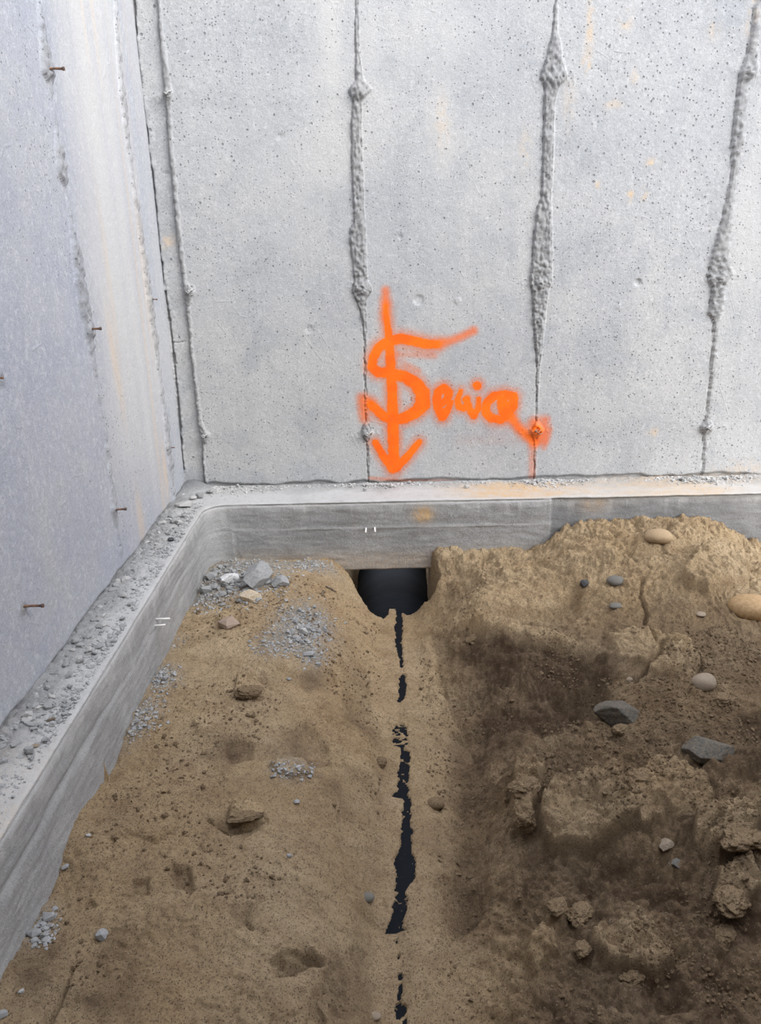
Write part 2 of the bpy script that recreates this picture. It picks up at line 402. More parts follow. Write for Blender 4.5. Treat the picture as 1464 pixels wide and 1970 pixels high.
for P, w, s in strokes:
    d = seg_dist(Xp, Zp, [G(*p) for p in P], [q / 2 * PXM for q in w]) + wobp
    c = np.where(d < 0, s, s * np.maximum(sstep(.0045, 0, d), .44 * np.exp(-np.maximum(d, 0) / .017)))
    cover = np.maximum(cover, c)
for P, w, s in misty:
    d = np.maximum(seg_dist(Xp, Zp, [G(*p) for p in P]), 0); ww = np.mean(w) * PXM
    cover = np.maximum(cover, 0) + (1 - cover) * s * np.exp(-(d / ww) ** 2)
Vp = np.stack([Xp, YW - Dp - .0006, Zp], -1).reshape(-1, 3); fp = grid_faces(len(ix), len(iz))
cf = cover.ravel(); keep = cf[fp].max(1) > .03; fp = fp[keep]
used, inv = np.unique(fp.ravel(), return_inverse=True)
coat = mesh_obj('painted_marking', Vp[used], inv.reshape(-1, 4), M['paint'], wall_back)
attr(coat, 'cover', cf[used]); coat['label'] = 'orange spray-painted word with a downward arrow'

# ------------------------------------------------------------------ the left wall
def seamL(rows):
    out = []
    for py, l, r in rows:
        a = at_x(l, py, XW); c = at_x(r, py, XW); out.append((a[2], a[1], c[1]))
    out.sort(); return np.array(out)
LS = [seamL([(-40,69,73),(0,71,76),(58,75,84),(100,77,92),(137,80,100),(160,91,99),(200,97,101),(246,104,110),(310,108,120),(335,110,126),(360,124,127),(437,135,140),(478,137,150),(546,143,160),(580,148,164),(620,158,172),(640,162,176),(691,172,178),(776,187,191),(879,203,208),(947,210,216),(981,210,220),(1016,220,224),(1077,230,234)]),
      seamL([(-40,216,221),(30,217,221),(100,221,227),(170,226,233),(240,234,241),(330,247,251),(430,261,267),(525,273,280),(576,279,287),(640,288,296),(700,297,302),(780,309,313),(862,316,324),(930,326,330)])]
TL = [at_x(x, y, XW)[[1, 2]] for x, y in ((88,133),(165,634),(213,982),(42,1167),(283,576),(320,862),(-3,727))]
def left_disp(y, z):
    out = fbm(y, z, 1.1, 3, 203) * .005 + fbm(y, z, .15, 3, 205) * .0009; rough = np.zeros_like(y)
    for k, S in enumerate(LS):
        l = np.interp(z, S[:, 0], S[:, 1]) + fbm(y * 0 + k, z, .03, 4, 230 + k) * .005
        r = np.interp(z, S[:, 0], S[:, 2]) + fbm(y * 0 + k, z, .03, 4, 250 + k) * .005
        l, r = np.minimum(l, r - .003), np.maximum(r, l + .003)
        e = np.minimum(y - l, r - y); ins = sstep(-.002, .003, e); wide = np.clip((r - l) / .04, .2, 1)
        out = out + ins * ((.002 + .006 * wide) * (.5 + vnoise(y / .012, z / .014, 270 + k)) + lumps(y, z, .012, 280 + k, .7) * .35 * wide)
        out = out - .006 * sstep(.005, 0, np.abs(y - r))
        out = out + .003 * sstep(0, .006, y - r) * (1 if k == 0 else 0)
        rough = np.maximum(rough, ins * wide * .55)
    y5 = 1.5 + fbm(z * 0, z, .1, 3, 299) * .003
    out = out - .002 * sstep(.004, 0, np.abs(y - y5)) + .002 * sstep(0, .02, y - y5)
    for i, (ky, kz) in enumerate(TL):
        r = np.hypot(y - ky, z - kz); g = sstep(.022, .004, r + fbm(y, z, .012, 2, 260) * .006); out = out + g * .004 - sstep(.008, 0, r) * .006; rough = np.maximum(rough, g * .6)
    out = out - sstep(.018, .004, z + fbm(y, z, .08, 3, 240) * .012) * .010
    return out, rough
ys = spaced([(-2.2, .9, .06), (.9, 1.9, .008), (1.9, YW + .03, .0042)])
zl = spaced([(-.02, 1.72, .005), (1.72, 2.45, .04)])
Y2, Z2 = np.meshgrid(ys, zl, indexing='ij')
D2, RG2 = left_disp(Y2, Z2)
wall_left = mesh_obj('wall_left', np.stack([XW + D2, Y2, Z2], -1).reshape(-1, 3), grid_faces(len(ys), len(zl), True), M['wall_left'])
oc2 = np.zeros_like(Y2); pa2 = np.zeros_like(Y2)
band = sstep(2.10, 2.32, Y2) * (.45 + .55 * sstep(2.74, 2.66, Y2)); strk = np.clip(fbm(Y2, Z2 * .04, .12, 4, 5) * 1.2 + .5, 0, 1)
pa2 += band * (.25 + .45 * strk) * (.35 + .65 * sstep(0, .45, Z2)); oc2 += band * np.clip(vnoise(Y2 / .03, Z2 / .8, 15) * 2.6 - 1.75, 0, 1) * .35
for py_, pz_, a in ((2.66, .14, .55), (2.32, .0, 0), (2.28, .62, .4), (2.30, .5, .3)):
    oc2 += np.exp(-((Y2 - py_) / .025) ** 2 - ((Z2 - pz_) / .10) ** 2) * a
oc2 += np.exp(-((Y2 - 2.33) / .03) ** 2 - ((Z2 - .08) / .09) ** 2) * .45
attr(wall_left, 'ochre', np.clip(oc2, 0, .6)); attr(wall_left, 'pale', np.clip(pa2, 0, .9)); attr(wall_left, 'rough', np.clip(RG2, 0, .7))
struct(wall_left, 'pale cast concrete foundation wall along the left side')

# ------------------------------------------------------------------ the footing, one L-shaped pour
def footing_path():
    P = []
    for y in spaced([(-2.2, .85, .06), (.85, 2.62, .006)])[:-1]: P.append(((XF, y), (XW - .03, y)))
    for i in range(17):
        t = i / 16 * math.pi / 2; o = (XF + .075 * (1 - math.cos(t)), 2.62 + .08 * math.sin(t))
        inn = (XW - .03, 2.62 + .31 * min(1, i / 8)) if i <= 8 else (XW - .03 + (.23) * (i - 8) / 8, YW + .03)
        P.append((o, inn))
    for x in spaced([(XF + .076, 1.5, .006), (1.5, 3.2, .05)])[1:]: P.append(((x, YF), (x, YW + .03)))
    return P
FP = footing_path(); O = np.array([p[0] for p in FP]); I = np.array([p[1] for p in FP])
S = np.concatenate([[0], np.cumsum(np.hypot(*np.diff(O, axis=0).T))])
tt = np.linspace(0, 1, 34); zf = np.concatenate([[0, .003, .008], np.linspace(.014, .262, 46)])
T = np.gradient(O, axis=0); T /= np.linalg.norm(T, axis=1)[:, None]; NRM = np.stack([T[:, 1], -T[:, 0]], 1)   # outwards, into the pit
sL = S[np.argmax(O[:, 1] >= 2.619)]
def foot_line(px, py): return at_y(px, py, YF)[2]
ZLINE = foot_line(700, 1016)
rowsV = []; dust = []; board = []; sandy = []
SS = S[:, None]
for k, t in enumerate(tt):                          # top, from under the wall to the edge
    q = I + (O - I) * t; x, y = q[:, 0], q[:, 1]
    fromwall = np.minimum(x - XW, YW - y); bed = sstep(.11, .01, fromwall) * np.where(O[:, 0] < XF + .01, 1, .45)
    edge = 1 - t
    z = fbm(x, y, .07, 4, 301) * .003 + bed * (.004 + lumps(x, y, .014, 303, .8) * .6 + lumps(x, y, .008, 304, .9) * .8) - .004 * sstep(.04, 0, edge)
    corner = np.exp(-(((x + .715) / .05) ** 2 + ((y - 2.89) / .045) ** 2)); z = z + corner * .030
    rowsV.append(np.stack([x, y, z], 1))
    d = .62 + .45 * sstep(.35, .75, t) - .75 * bed + fbm(x, y, .1, 4, 311) * .5
    d = d * np.where(O[:, 0] < XF + .01, .80, 1.05)
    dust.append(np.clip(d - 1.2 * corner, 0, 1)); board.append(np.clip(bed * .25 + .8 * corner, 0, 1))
    sa = np.where(O[:, 0] > XF + .02, np.exp(-((x - .50) / .22) ** 2) * sstep(.9, .5, np.abs(t - .6) * 2) + .5 * np.exp(-((x - 1.1) / .3) ** 2), .0) + sstep(1.5, .9, y) * .25
    sandy.append(np.clip(sa * (.5 + vnoise(x / .05, y / .03, 8)), 0, .9))
for k, zd in enumerate(zf[1:]):
    rnd = .006 * (1 - sstep(0, .010, zd)); z = np.full(len(O), -.004 - zd)
    zz = z; xs_ = S
    onb = O[:, 0] > XF + .09
    rel = fbm(xs_, zz, .12, 4, 320) * .0035 + fbm(xs_, zz * 6, .05, 3, 322) * .002 - rnd
    rel = rel + np.where(onb & (O[:, 0] < .606), sstep(.0035, .0005, np.abs(zz - ZLINE - fbm(xs_, zz * 0, .15, 3, 9) * .004)) * .0035, 0)
    rel = rel - np.where(onb & (O[:, 0] > .606), .010, 0)
    lowpart = sstep(-.085, -.10, zz)
    rel = rel + np.where(~onb, -.004 * sstep(.005, .0, np.abs(zz + .095 - fbm(xs_, zz * 0, .4, 2, 14) * .02)) + .004 * lowpart, 0)
    q = O + NRM * rel[:, None]
    rowsV.append(np.stack([q[:, 0], q[:, 1], zz], 1))
    d = np.where(zd < .012, .85, 0) + .8 * sstep(.035, .0, zd - .02 * vnoise(xs_ / .02, xs_ * 0, 4)) * .6
    d = d + np.where(onb & (O[:, 0] < .606), sstep(.004, .001, np.abs(zz - ZLINE)) * .55, 0)
    drip = (vnoise(xs_ / .012, xs_ * 0, 60) > .80) * sstep(.14 * vnoise(xs_ / .05, xs_ * 0, 61) + .02, 0, zd) * .4
    d = d + drip + .22 * np.clip(vnoise(xs_ / .06, zz / .05, 63) * 2 - .9, 0, 1) + np.where(~onb, .30, .03)
    dust.append(np.clip(d, 0, .95))
    board.append(np.where(onb & (O[:, 0] > .606), .55, np.where(onb, .05, 0. + .25 * sstep(-.02, -.05, zz) * sstep(-.13, -.08, zz))))
    sandy.append(np.exp(-((O[:, 0] - .145) / .03) ** 2 - ((zz + .055) / .025) ** 2) * 1.2 * onb * 1.5 + .5 * np.exp(-((O[:, 0] - .76) / .05) ** 2 - ((zz + .03) / .03) ** 2) * onb + .35 * sstep(-.16, -.24, zz) * onb)
GV = np.stack(rowsV, 1); nu, nv = GV.shape[:2]
footing = mesh_obj('footing', GV.reshape(-1, 3), grid_faces(nu, nv, True), M['footing'])
attr(footing, 'dust', np.stack(dust, 1)); attr(footing, 'board', np.stack(board, 1)); attr(footing, 'sandy', np.clip(np.stack(sandy, 1), 0, 1))
# underside, so the pour is a solid block over the pipe hole
bm = bmesh.new(); bm.from_mesh(footing.data)
bm.verts.ensure_lookup_table(); last = [bm.verts[i * nv + nv - 1] for i in range(nu)]
inner = [bm.verts.new((I[i][0], I[i][1], last[i].co.z)) for i in range(nu)]
for i in range(nu - 1):
    try: bm.faces.new((last[i + 1], last[i], inner[i], inner[i + 1]))
    except ValueError: pass
bm.to_mesh(footing.data); bm.free()
struct(footing, 'grey concrete footing ledge running along both walls')

# ------------------------------------------------------------------ the sand
CTRL = [  # (px, py, height)
 (600,1200,-.225),(450,1250,-.215),(560,1350,-.225),(400,1400,-.215),(300,1500,-.215),(500,1500,-.225),(250,1650,-.215),(420,1650,-.22),(150,1800,-.215),(350,1850,-.22),(550,1680,-.235),(500,1850,-.235),(100,1940,-.215),(300,1960,-.225),
 (640,1130,-.235),(655,1180,-.25),(695,1200,-.335),(650,1260,-.26),(700,1280,-.345),(735,1230,-.362),(735,1330,-.362),(640,1350,-.25),(690,1370,-.32),(735,1400,-.365),(690,1450,-.31),(640,1500,-.265),(700,1560,-.325),(735,1560,-.364),(630,1650,-.27),(690,1700,-.33),(720,1680,-.362),(620,1850,-.27),(700,1850,-.335),(735,1850,-.36),(700,1950,-.33),(620,1950,-.28),
 (800,1230,-.362),(810,1330,-.365),(825,1400,-.37),(830,1480,-.368),(835,1560,-.37),(840,1650,-.375),(830,1750,-.37),(830,1850,-.365),(840,1950,-.36),
 (865,1450,-.375),(880,1560,-.385),(890,1650,-.39),(885,1750,-.385),
 (745,1150,-.385),(765,1130,-.385),(795,1150,-.38),(842,1190,-.350),(850,1120,-.24),(860,1080,-.215),(900,1100,-.215),(900,1160,-.235),(878,1205,-.29),(960,1090,-.205),(1000,1130,-.21),(1010,1190,-.235),(950,1200,-.235),(1085,1160,-.235),
 (1060,1060,-.165),(1150,1030,-.11),(1250,1015,-.085),(1340,1015,-.095),(1200,1070,-.13),(1300,1080,-.125),(1400,1070,-.16),(1450,1100,-.19),(1120,1110,-.18),(1200,1130,-.18),(1330,1150,-.175),(1440,1190,-.21),(1200,1200,-.215),(1300,1230,-.22),(1400,1250,-.225),(1100,1230,-.235),(1000,1235,-.24),
 (880,1290,-.335),(930,1290,-.32),(1000,1290,-.29),(900,1370,-.36),(980,1360,-.34),(1080,1300,-.29),(1070,1370,-.335),(1130,1360,-.345),(1200,1290,-.245),(1260,1340,-.25),(1340,1320,-.245),(1440,1340,-.26),(1380,1380,-.265),(1440,1430,-.285),
 (935,1430,-.355),(930,1530,-.345),(1000,1440,-.33),(1090,1440,-.315),(1190,1430,-.295),(1290,1440,-.28),(980,1560,-.315),(1060,1520,-.29),(1160,1500,-.275),(1260,1520,-.27),(1360,1540,-.275),(1440,1560,-.275),
 (940,1620,-.345),(940,1700,-.345),(935,1780,-.345),(1000,1680,-.345),(1100,1690,-.34),(1200,1700,-.34),(1300,1690,-.335),(1400,1680,-.30),(1040,1620,-.305),(1150,1630,-.30),(1250,1630,-.30),
 (1000,1770,-.33),(1100,1780,-.325),(1200,1790,-.32),(1300,1800,-.33),(1420,1800,-.335),(980,1880,-.335),(1080,1890,-.32),(1200,1900,-.31),(1320,1930,-.33),(1430,1900,-.30),(920,1870,-.35),(930,1960,-.345),(1150,1960,-.31)]
WP = [at_z(x, y, z) for x, y, z in CTRL]
WP += [at_x(x, y, XF) for x, y in ((375,1160),(350,1190),(320,1255),(275,1340),(240,1410),(215,1478),(130,1600),(100,1700),(50,1800),(0,1870))]
WP += [at_y(x, y, YF) for x, y in ((420,1085),(500,1085),(560,1080),(640,1078),(830,1062),(900,1060),(980,1056),(1040,1050),(1060,1030),(1100,1015),(1150,1003),(1240,998),(1340,997),(1400,1015),(1430,1035),(1464,1055))]
WP += [np.array(p) for p in ((-.6,0,-.22),(0,0,-.3),(.8,0,-.3),(1.6,.6,-.28),(1.8,1.5,-.24),(1.9,2.4,-.22),(3,0,-.25),(3,2.6,-.2),(-.6,-2,-.22),(1,-2,-.25),(3,-2,-.25),(.04,2.72,-.38),(.11,2.71,-.37),(-.02,2.72,-.36),(.04,.4,-.35),(.25,.5,-.36))]
WP = np.array(WP)
def tps_fit(P, lam=2e-4):
    n = len(P); d = np.hypot(P[:, None, 0] - P[None, :, 0], P[:, None, 1] - P[None, :, 1])
    K = np.where(d > 0, d * d * np.log(d + 1e-12), 0) + np.eye(n) * lam
    A = np.zeros((n + 3, n + 3)); A[:n, :n] = K; A[:n, n] = 1; A[:n, n + 1:] = P[:, :2]; A[n:, :n] = A[:n, n:].T
    return np.linalg.solve(A, np.concatenate([P[:, 2], [0, 0, 0]]))
TW = tps_fit(WP)
def base_z(x, y):
    x = np.asarray(x, float); y = np.asarray(y, float); out = TW[-3] + TW[-2] * x + TW[-1] * y
    for (a, c, _), w in zip(WP, TW):
        d2 = (x - a) ** 2 + (y - c) ** 2; out = out + w * .5 * d2 * np.log(d2 + 1e-24)
    return out
def hit0(px, py):
    v = ray(px, py); lo, hi = .9, 5.
    ts = np.linspace(.8, 4.2, 400); P = CAM + ts[:, None] * v
    s = P[:, 2] - base_z(P[:, 0], P[:, 1]); k = np.argmax(s < 0)
    return P[k] if s[k] < 0 else at_z(px, py, -.25)
gx = spaced([(XF - .05, .02 - .14, .0038), (-.12, .36, .0030), (.36, 1.5, .0034), (1.5, 3.2, .06)])
gy = spaced([(-2.2, .9, .06), (.9, 1.7, .0030), (1.7, YF + .02, .0038), (YF + .02, 3.25, .02)])
GX, GY = np.meshgrid(gx, gy, indexing='ij')
GZ = base_z(GX, GY)
GZ = np.where((GX > 1.6) | (GY < .6), np.clip(GZ, -.45, -.12), GZ)
# roughness and moisture, with painted shade, by area
def area(pts, soft):
    return sstep(-soft, soft, poly_sd(GX, GY, [hit0(*p) for p in pts]))
right = sstep(.16, .30, GX + fbm(GX, GY, .12, 3, 400) * .05)
nearr = right * sstep(2.35, 2.1, GY)
lumpy = np.clip(area([(1000,1400),(1464,1450),(1480,2000),(940,2000),(930,1780),(960,1640),(960,1500)], .06) + .35 * right + .25 * area([(600,1350),(820,1350),(760,1960),(500,1960),(560,1500)], .08), 0, 1)
face = area([(828,1218),(900,1212),(1000,1235),(1170,1262),(1170,1330),(1120,1400),(900,1400),(868,1370)], .008)
lumpy = np.clip(lumpy + .6 * face, 0, 1)
damp_shade = .0 + .56 * nearr + .20 * face + .26 * sstep(2.2, 1.1, GY)  # moist right bank, plus foreground shade put into the colour by depth
damp_shade += .25 * area([(860,1390),(940,1400),(950,1640),(960,1800),(900,1830),(840,1700),(850,1500)], .05)  # shadowed side of the gully, darkened in the colour
# damp scuffs on the left
for px, py, r, a in ((430,1450,40,.5),(500,1320,30,.4),(600,1310,25,.5),(700,1400,25,.4),(640,1530,40,.3),(560,1440,50,.35),(220,1420,45,.3),(240,1560,40,.3),(200,1900,70,.4),(80,1850,50,.5),(640,1900,60,.3)):
    p = hit0(px, py); rr = r / px_per_m(p); damp_shade += a * np.exp(-(((GX - p[0]) / rr) ** 2 + ((GY - p[1]) / (rr * 1.3)) ** 2)) * (.3 + 1.2 * vnoise(GX / .03, GY / .03, 44))
GZ += fbm(GX, GY, .22, 4, 401) * .012 * (.35 + .65 * right) + fbm(GX, GY, .05, 4, 405) * .008 * (.6 + 1.1 * lumpy)
def terrace(x, y, sc, st, s):
    t = fbm(x, y, sc, 4, s) * st; fl = np.floor(t); return (fl + sstep(.80, 1.0, t - fl)) / st
mound = sstep(.10, .25, GX + fbm(GX, GY, .1, 3, 402) * .08)
GZ += (terrace(GX, GY, .16, 5, 403) - fbm(GX, GY, .16, 4, 403)) * (.014 + .034 * mound)
GZ += (terrace(GX + .5, GY, .06, 4, 406) - fbm(GX + .5, GY, .06, 4, 406)) * (.013 + .016 * mound)
lumpy = np.clip(lumpy + .35 * mound * sstep(2.2, 2.5, GY), 0, 1)
crumb = np.clip(fbm(GX, GY, .12, 3, 409) * 1.6 + .15, 0, 1)
GZ += lumps(GX, GY, .075, 407, .4) * .30 * lumpy + lumps(GX, GY, .045, 410, .5) * .5 * lumpy + lumps(GX, GY, .022, 414, .55) * .7 * lumpy + lumps(GX, GY, .0125, 418, .5) * (.55 + .75 * lumpy) * crumb
GZ += np.abs(fbm(GX, GY, .035, 4, 420)) * .011 * (1 - .3 * lumpy) * crumb

# raised slabs and sunk hollows, outlines taken where they lie on the ground: points, height, edge width
PADS = [
 ([(828,1225),(850,1213),(900,1210),(960,1225),(1030,1240),(1110,1252),(1180,1268),(1175,1330),(1120,1400),(1000,1440),(920,1440),(880,1400),(850,1330)], -.020, .012),
 ([(868,1400),(935,1400),(948,1640),(928,1790),(872,1800),(884,1600),(868,1480)], -.020, .020),
 ([(850,1088),(905,1092),(925,1130),(885,1165),(852,1150)], -.020, .018),
 ([(945,1066),(960,1064),(980,1110),(965,1115)], .014, .006),
 ([(660,1280),(700,1275),(712,1340),(700,1400),(668,1390)], -.014, .014),
 ([(1035,1590),(1060,1535),(1110,1515),(1190,1500),(1200,1560),(1225,1600),(1170,1620),(1110,1650),(1045,1650)], .034, .006),
 ([(1195,1508),(1245,1505),(1280,1560),(1275,1600),(1230,1605),(1205,1560)], .020, .006),
 ([(1265,1460),(1345,1480),(1370,1530),(1360,1560),(1280,1570),(1240,1500)], .012, .008),
 ([(985,1520),(1010,1490),(1045,1500),(1030,1560),(1020,1605),(990,1595)], .035, .007),
 ([(1340,1590),(1400,1560),(1464,1570),(1450,1640),(1380,1660),(1330,1640)], .032, .008),
 ([(1375,1680),(1440,1670),(1470,1720),(1420,1750),(1375,1730)], .022, .008),
 ([(1040,1800),(1080,1770),(1075,1840),(1030,1880),(1010,1850)], .02, .01),
 ([(1130,1820),(1240,1790),(1300,1850),(1260,1890),(1160,1870)], .022, .015),
 ([(1310,1130),(1360,1060),(1430,1090),(1440,1130),(1360,1150)], .030, .010),
 ([(1080,1075),(1130,1050),(1190,1075),(1180,1095),(1110,1095)], .012, .012),
 ([(1170,1225),(1240,1215),(1320,1245),(1300,1290),(1270,1250),(1240,1290),(1190,1270)], .014, .008),
 ([(1270,1245),(1330,1240),(1345,1290),(1290,1305),(1245,1300)], .017, .006),
 ([(850,1222),(900,1208),(960,1222),(1040,1245),(1110,1250),(1100,1235),(1000,1205),(900,1195)], .016, .012),
 ([(1050,1170),(1110,1140),(1120,1175),(1085,1205),(1000,1195),(960,1175),(990,1170)], -.030, .016),
 ([(1200,1060),(1280,1060),(1290,1072),(1220,1080)], -.014, .008),
 ([(1210,1000),(1230,1030),(1280,1038),(1300,1010)], -.010, .012),
 ([(1090,1315),(1150,1310),(1190,1370),(1160,1390),(1090,1365),(1060,1340)], -.035, .018),
 ([(1420,1375),(1475,1370),(1475,1440),(1430,1440)], -.022, .012),
 ([(1245,1880),(1290,1890),(1330,1940),(1270,1950),(1240,1910)], -.025, .015),
 ([(1370,1770),(1464,1760),(1470,1820),(1400,1830)], -.022, .02),
 ([(1150,1660),(1330,1650),(1370,1700),(1250,1740),(1100,1720)], -.012, .03),
 # left side: footprints, flakes, dents
 ([(445,1560),(500,1555),(515,1580),(470,1585),(440,1578)], .014, .004),
 ([(400,1575),(440,1568),(500,1590),(478,1608),(430,1600)], -.012, .008),
 ([(520,1470),(590,1470),(600,1495),(565,1497),(525,1482)], .012, .004),
 ([(540,1400),(600,1400),(640,1470),(600,1480),(560,1450)], -.010, .012),
 ([(455,1305),(490,1300),(512,1330),(480,1352),(452,1335)], .012, .006),
 ([(372,1390),(400,1385),(420,1405),(385,1415)], .010, .005),
 ([(430,1180),(450,1185),(455,1205),(425,1208),(412,1196)], .010, .006),
 ([(330,1660),(360,1670),(372,1715),(350,1710),(325,1680)], -.014, .006),
 ([(255,1690),(283,1690),(285,1722),(255,1722)], -.010, .005),
 ([(165,1732),(182,1730),(182,1745),(165,1745)], -.008, .004),
 ([(430,1745),(470,1740),(490,1790),(455,1785)], -.008, .006),
 ([(535,1850),(590,1828),(620,1850),(560,1880),(530,1880)], -.020, .010),
 ([(640,1850),(700,1830),(720,1900),(680,1960),(640,1960)], -.012, .014),
 ([(430,1430),(480,1420),(490,1460),(440,1470)], -.010, .010),
 ([(630,1420),(700,1440),(720,1500),(640,1480)], .010, .012),
 ([(150,1490),(212,1478),(205,1500),(150,1520),(143,1508)], .045, .020),
 ([(575,1300),(640,1290),(650,1320),(590,1330)], -.010, .008),
 ([(840,1690),(930,1690),(925,1770),(860,1790)], -.012, .02),
 ([(823,1545),(855,1545),(850,1565),(825,1565)], -.010, .006),
]
wobx = fbm(GX, GY, .03, 3, 430) * .009
for P, h, e in PADS:
    Q = [hit0(*p) for p in P]; q = np.array(Q)
    m = (GX > q[:, 0].min() - .06) & (GX < q[:, 0].max() + .06) & (GY > q[:, 1].min() - .06) & (GY < q[:, 1].max() + .06)
    h = h * (1.45 if h > .019 else 1.15); e = min(e, .005) if h > .025 else e
    sd = poly_sd(GX[m], GY[m], Q) + wobx[m]; k = sstep(-e, e, sd); GZ[m] += k * h
    if h > 0: GZ[m] += k * lumps(GX[m], GY[m], .016, 431, .6) * .35; damp_shade[m] -= k * .48
    else: damp_shade[m] += k * .22  # raised slabs toned paler, hollows darker
# cracks
for P, w, dep in (([(1237,1120),(1232,1150),(1245,1175),(1240,1200)], .004, .018), ([(1245,1212),(1262,1245),(1275,1250),(1300,1252),(1330,1245),(1345,1262)], .004, .016),
                  ([(1275,1245),(1268,1270),(1240,1300),(1225,1320)], .006, .022), ([(1345,1262),(1350,1285),(1340,1300)], .004, .015), ([(1225,1320),(1160,1300)], .003, .010),
                  ([(400,1575),(425,1590),(445,1603)], .003, .012), ([(445,1592),(480,1585),(505,1578)], .003, .010), ([(140,1865),(128,1900),(112,1935),(98,1968)], .003, .012),
                  ([(485,1738),(465,1760),(480,1785)], .002, .006), ([(215,1622),(240,1600),(300,1620),(345,1590)], .003, .006), ([(640,1860),(625,1890),(605,1930),(620,1970)], .004, .007),
                  ([(1340,1480),(1375,1510),(1375,1560)], .003, .010), ([(1325,1470),(1362,1515),(1362,1560)], .003, .008), ([(1385,1590),(1365,1620),(1350,1640)], .004, .014), ([(1420,1585),(1445,1600),(1470,1590)], .004, .012),
                  ([(530,1855),(560,1835),(600,1835)], .004, .012), ([(545,1875),(570,1850),(610,1848)], .004, .008), ([(460,1130),(470,1150)], .003, .005), ([(1150,1080),(1190,1072),(1230,1075)], .004, .010)):
    Q = [hit0(*p) for p in P]; q = np.array(Q)
    m = (GX > q[:, 0].min() - .03) & (GX < q[:, 0].max() + .03) & (GY > q[:, 1].min() - .03) & (GY < q[:, 1].max() + .03)
    d = seg_dist(GX[m], GY[m], Q) + fbm(GX[m], GY[m], .02, 3, 433) * .006
    GZ[m] -= sstep(w + .0035, w * .4, np.abs(d)) * dep * 1.5
# the trench floor thins out over the crown of the pipe
PX0, PR, PZ = .040, .155, -.380
SL = [(1168,762,774),(1186,763,773),(1204,759,775),(1232,760,772),(1250,762,774),(1268,767,776),(1284,771,775),(1287,774,772),(1296,776,774),(1299,771,779),(1314,767,782),(1329,768,781),(1341,766,779),(1350,762,775),(1356,768,766),
      (1394,770,768),(1398,754,784),(1436,757,784),(1440,774,772),(1448,772,789),(1478,767,787),(1505,767,787),(1522,762,786),(1534,754,784),(1539,777,789),(1573,775,791),(1590,770,793),(1618,774,794),(1641,765,794),(1659,757,799),(1676,763,799),(1693,760,798),(1710,760,784),(1727,760,780),(1747,757,782),(1768,753,780),(1785,741,774),(1793,740,780),(1797,762,760),(1870,772,770),(1880,768,776),(1890,772,770),(1905,766,776),(1925,766,768),(1935,762,780),(1950,760,783),(1970,767,782),(2000,767,782)]
sl = []
for py, l, r in SL:
    a = at_z(l, py, PZ); c = at_z(r, py, PZ); sl.append((a[1], a[0], c[0]))
sl = np.array(sorted(sl))
l = np.interp(GY, sl[:, 0], sl[:, 1]); r = np.interp(GY, sl[:, 0], sl[:, 2])
mid = (l + r) / 2; half = (r - l) / 2
e = half - np.abs(GX - mid) + fbm(GX, GY, .012, 3, 440) * .006
dxp = GX - PX0; crown = PZ - PR + np.sqrt(np.clip(PR ** 2 - dxp ** 2, 1e-6, None))
GZ = np.where((GY < 2.55) & (np.abs(dxp) < PR * .99), np.maximum(GZ, crown + .008), GZ)
near = sstep(.085, .02, np.abs(GX - mid)) * sstep(2.62, 2.58, GY) * sstep(.7, .8, GY)
floor_ = crown + .0035 + np.clip(-e * .28, 0, .02) + np.abs(fbm(GX, GY, .02, 3, 441)) * .002
floor_ = np.where(e > 0, crown - .007, floor_)
GZ = GZ * (1 - near) + np.maximum(floor_, np.where(e > 0, -9, floor_)) * near
speck = (e > 0) & (vnoise(GX / .007, GY / .009, 450) + .35 * sstep(.006, .0, e) > .93) & (GY < 2.55) | (e > 0) & (np.abs(GY - at_z(770, 1416, PZ)[1]) < .05) & (vnoise(GX / .008, GY / .006, 451) > .5) | (e > 0) & (GY < at_z(770, 1460, PZ)[1]) & (GY > at_z(770, 1510, PZ)[1]) & (vnoise(GX / .009, GY / .009, 452) > .72)
GZ = np.where(speck & (near > .9), crown + .0015, GZ)
# the hole dug under the footing round the pipe
hp = [(648,1080),(672,1100),(688,1135),(698,1164),(714,1182),(738,1190),(748,1178),(753,1160),(760,1158),(768,1172),(782,1180),(790,1176),(838,1172),(850,1140),(842,1105),(828,1070)]
hz_ = [-.238,-.26,-.30,-.34,-.36,-.375,-.375,-.375,-.375,-.375,-.37,-.36,-.34,-.31,-.26,-.22]
HP = [at_z(a, c, h) for (a, c), h in zip(hp, hz_)]
HP = [(-.14, 3.2)] + [tuple(p[:2]) for p in HP] + [(.19, 3.2)]
sdh = poly_sd(GX, GY, HP) + fbm(GX, GY, .03, 3, 460) * .006
kh = sstep(-.002, .014, sdh)
under = sstep(YF + .008, YF + .03, GY)
GZ = np.where(GY > YF + .006, np.minimum(GZ, -.262), GZ)
GZ = GZ * (1 - kh) + np.minimum(GZ, -.56) * kh
damp_shade += .35 * sstep(-.05, .02, sdh) * (GX > .1)  # right side of the hole darkened in the colour for its shade
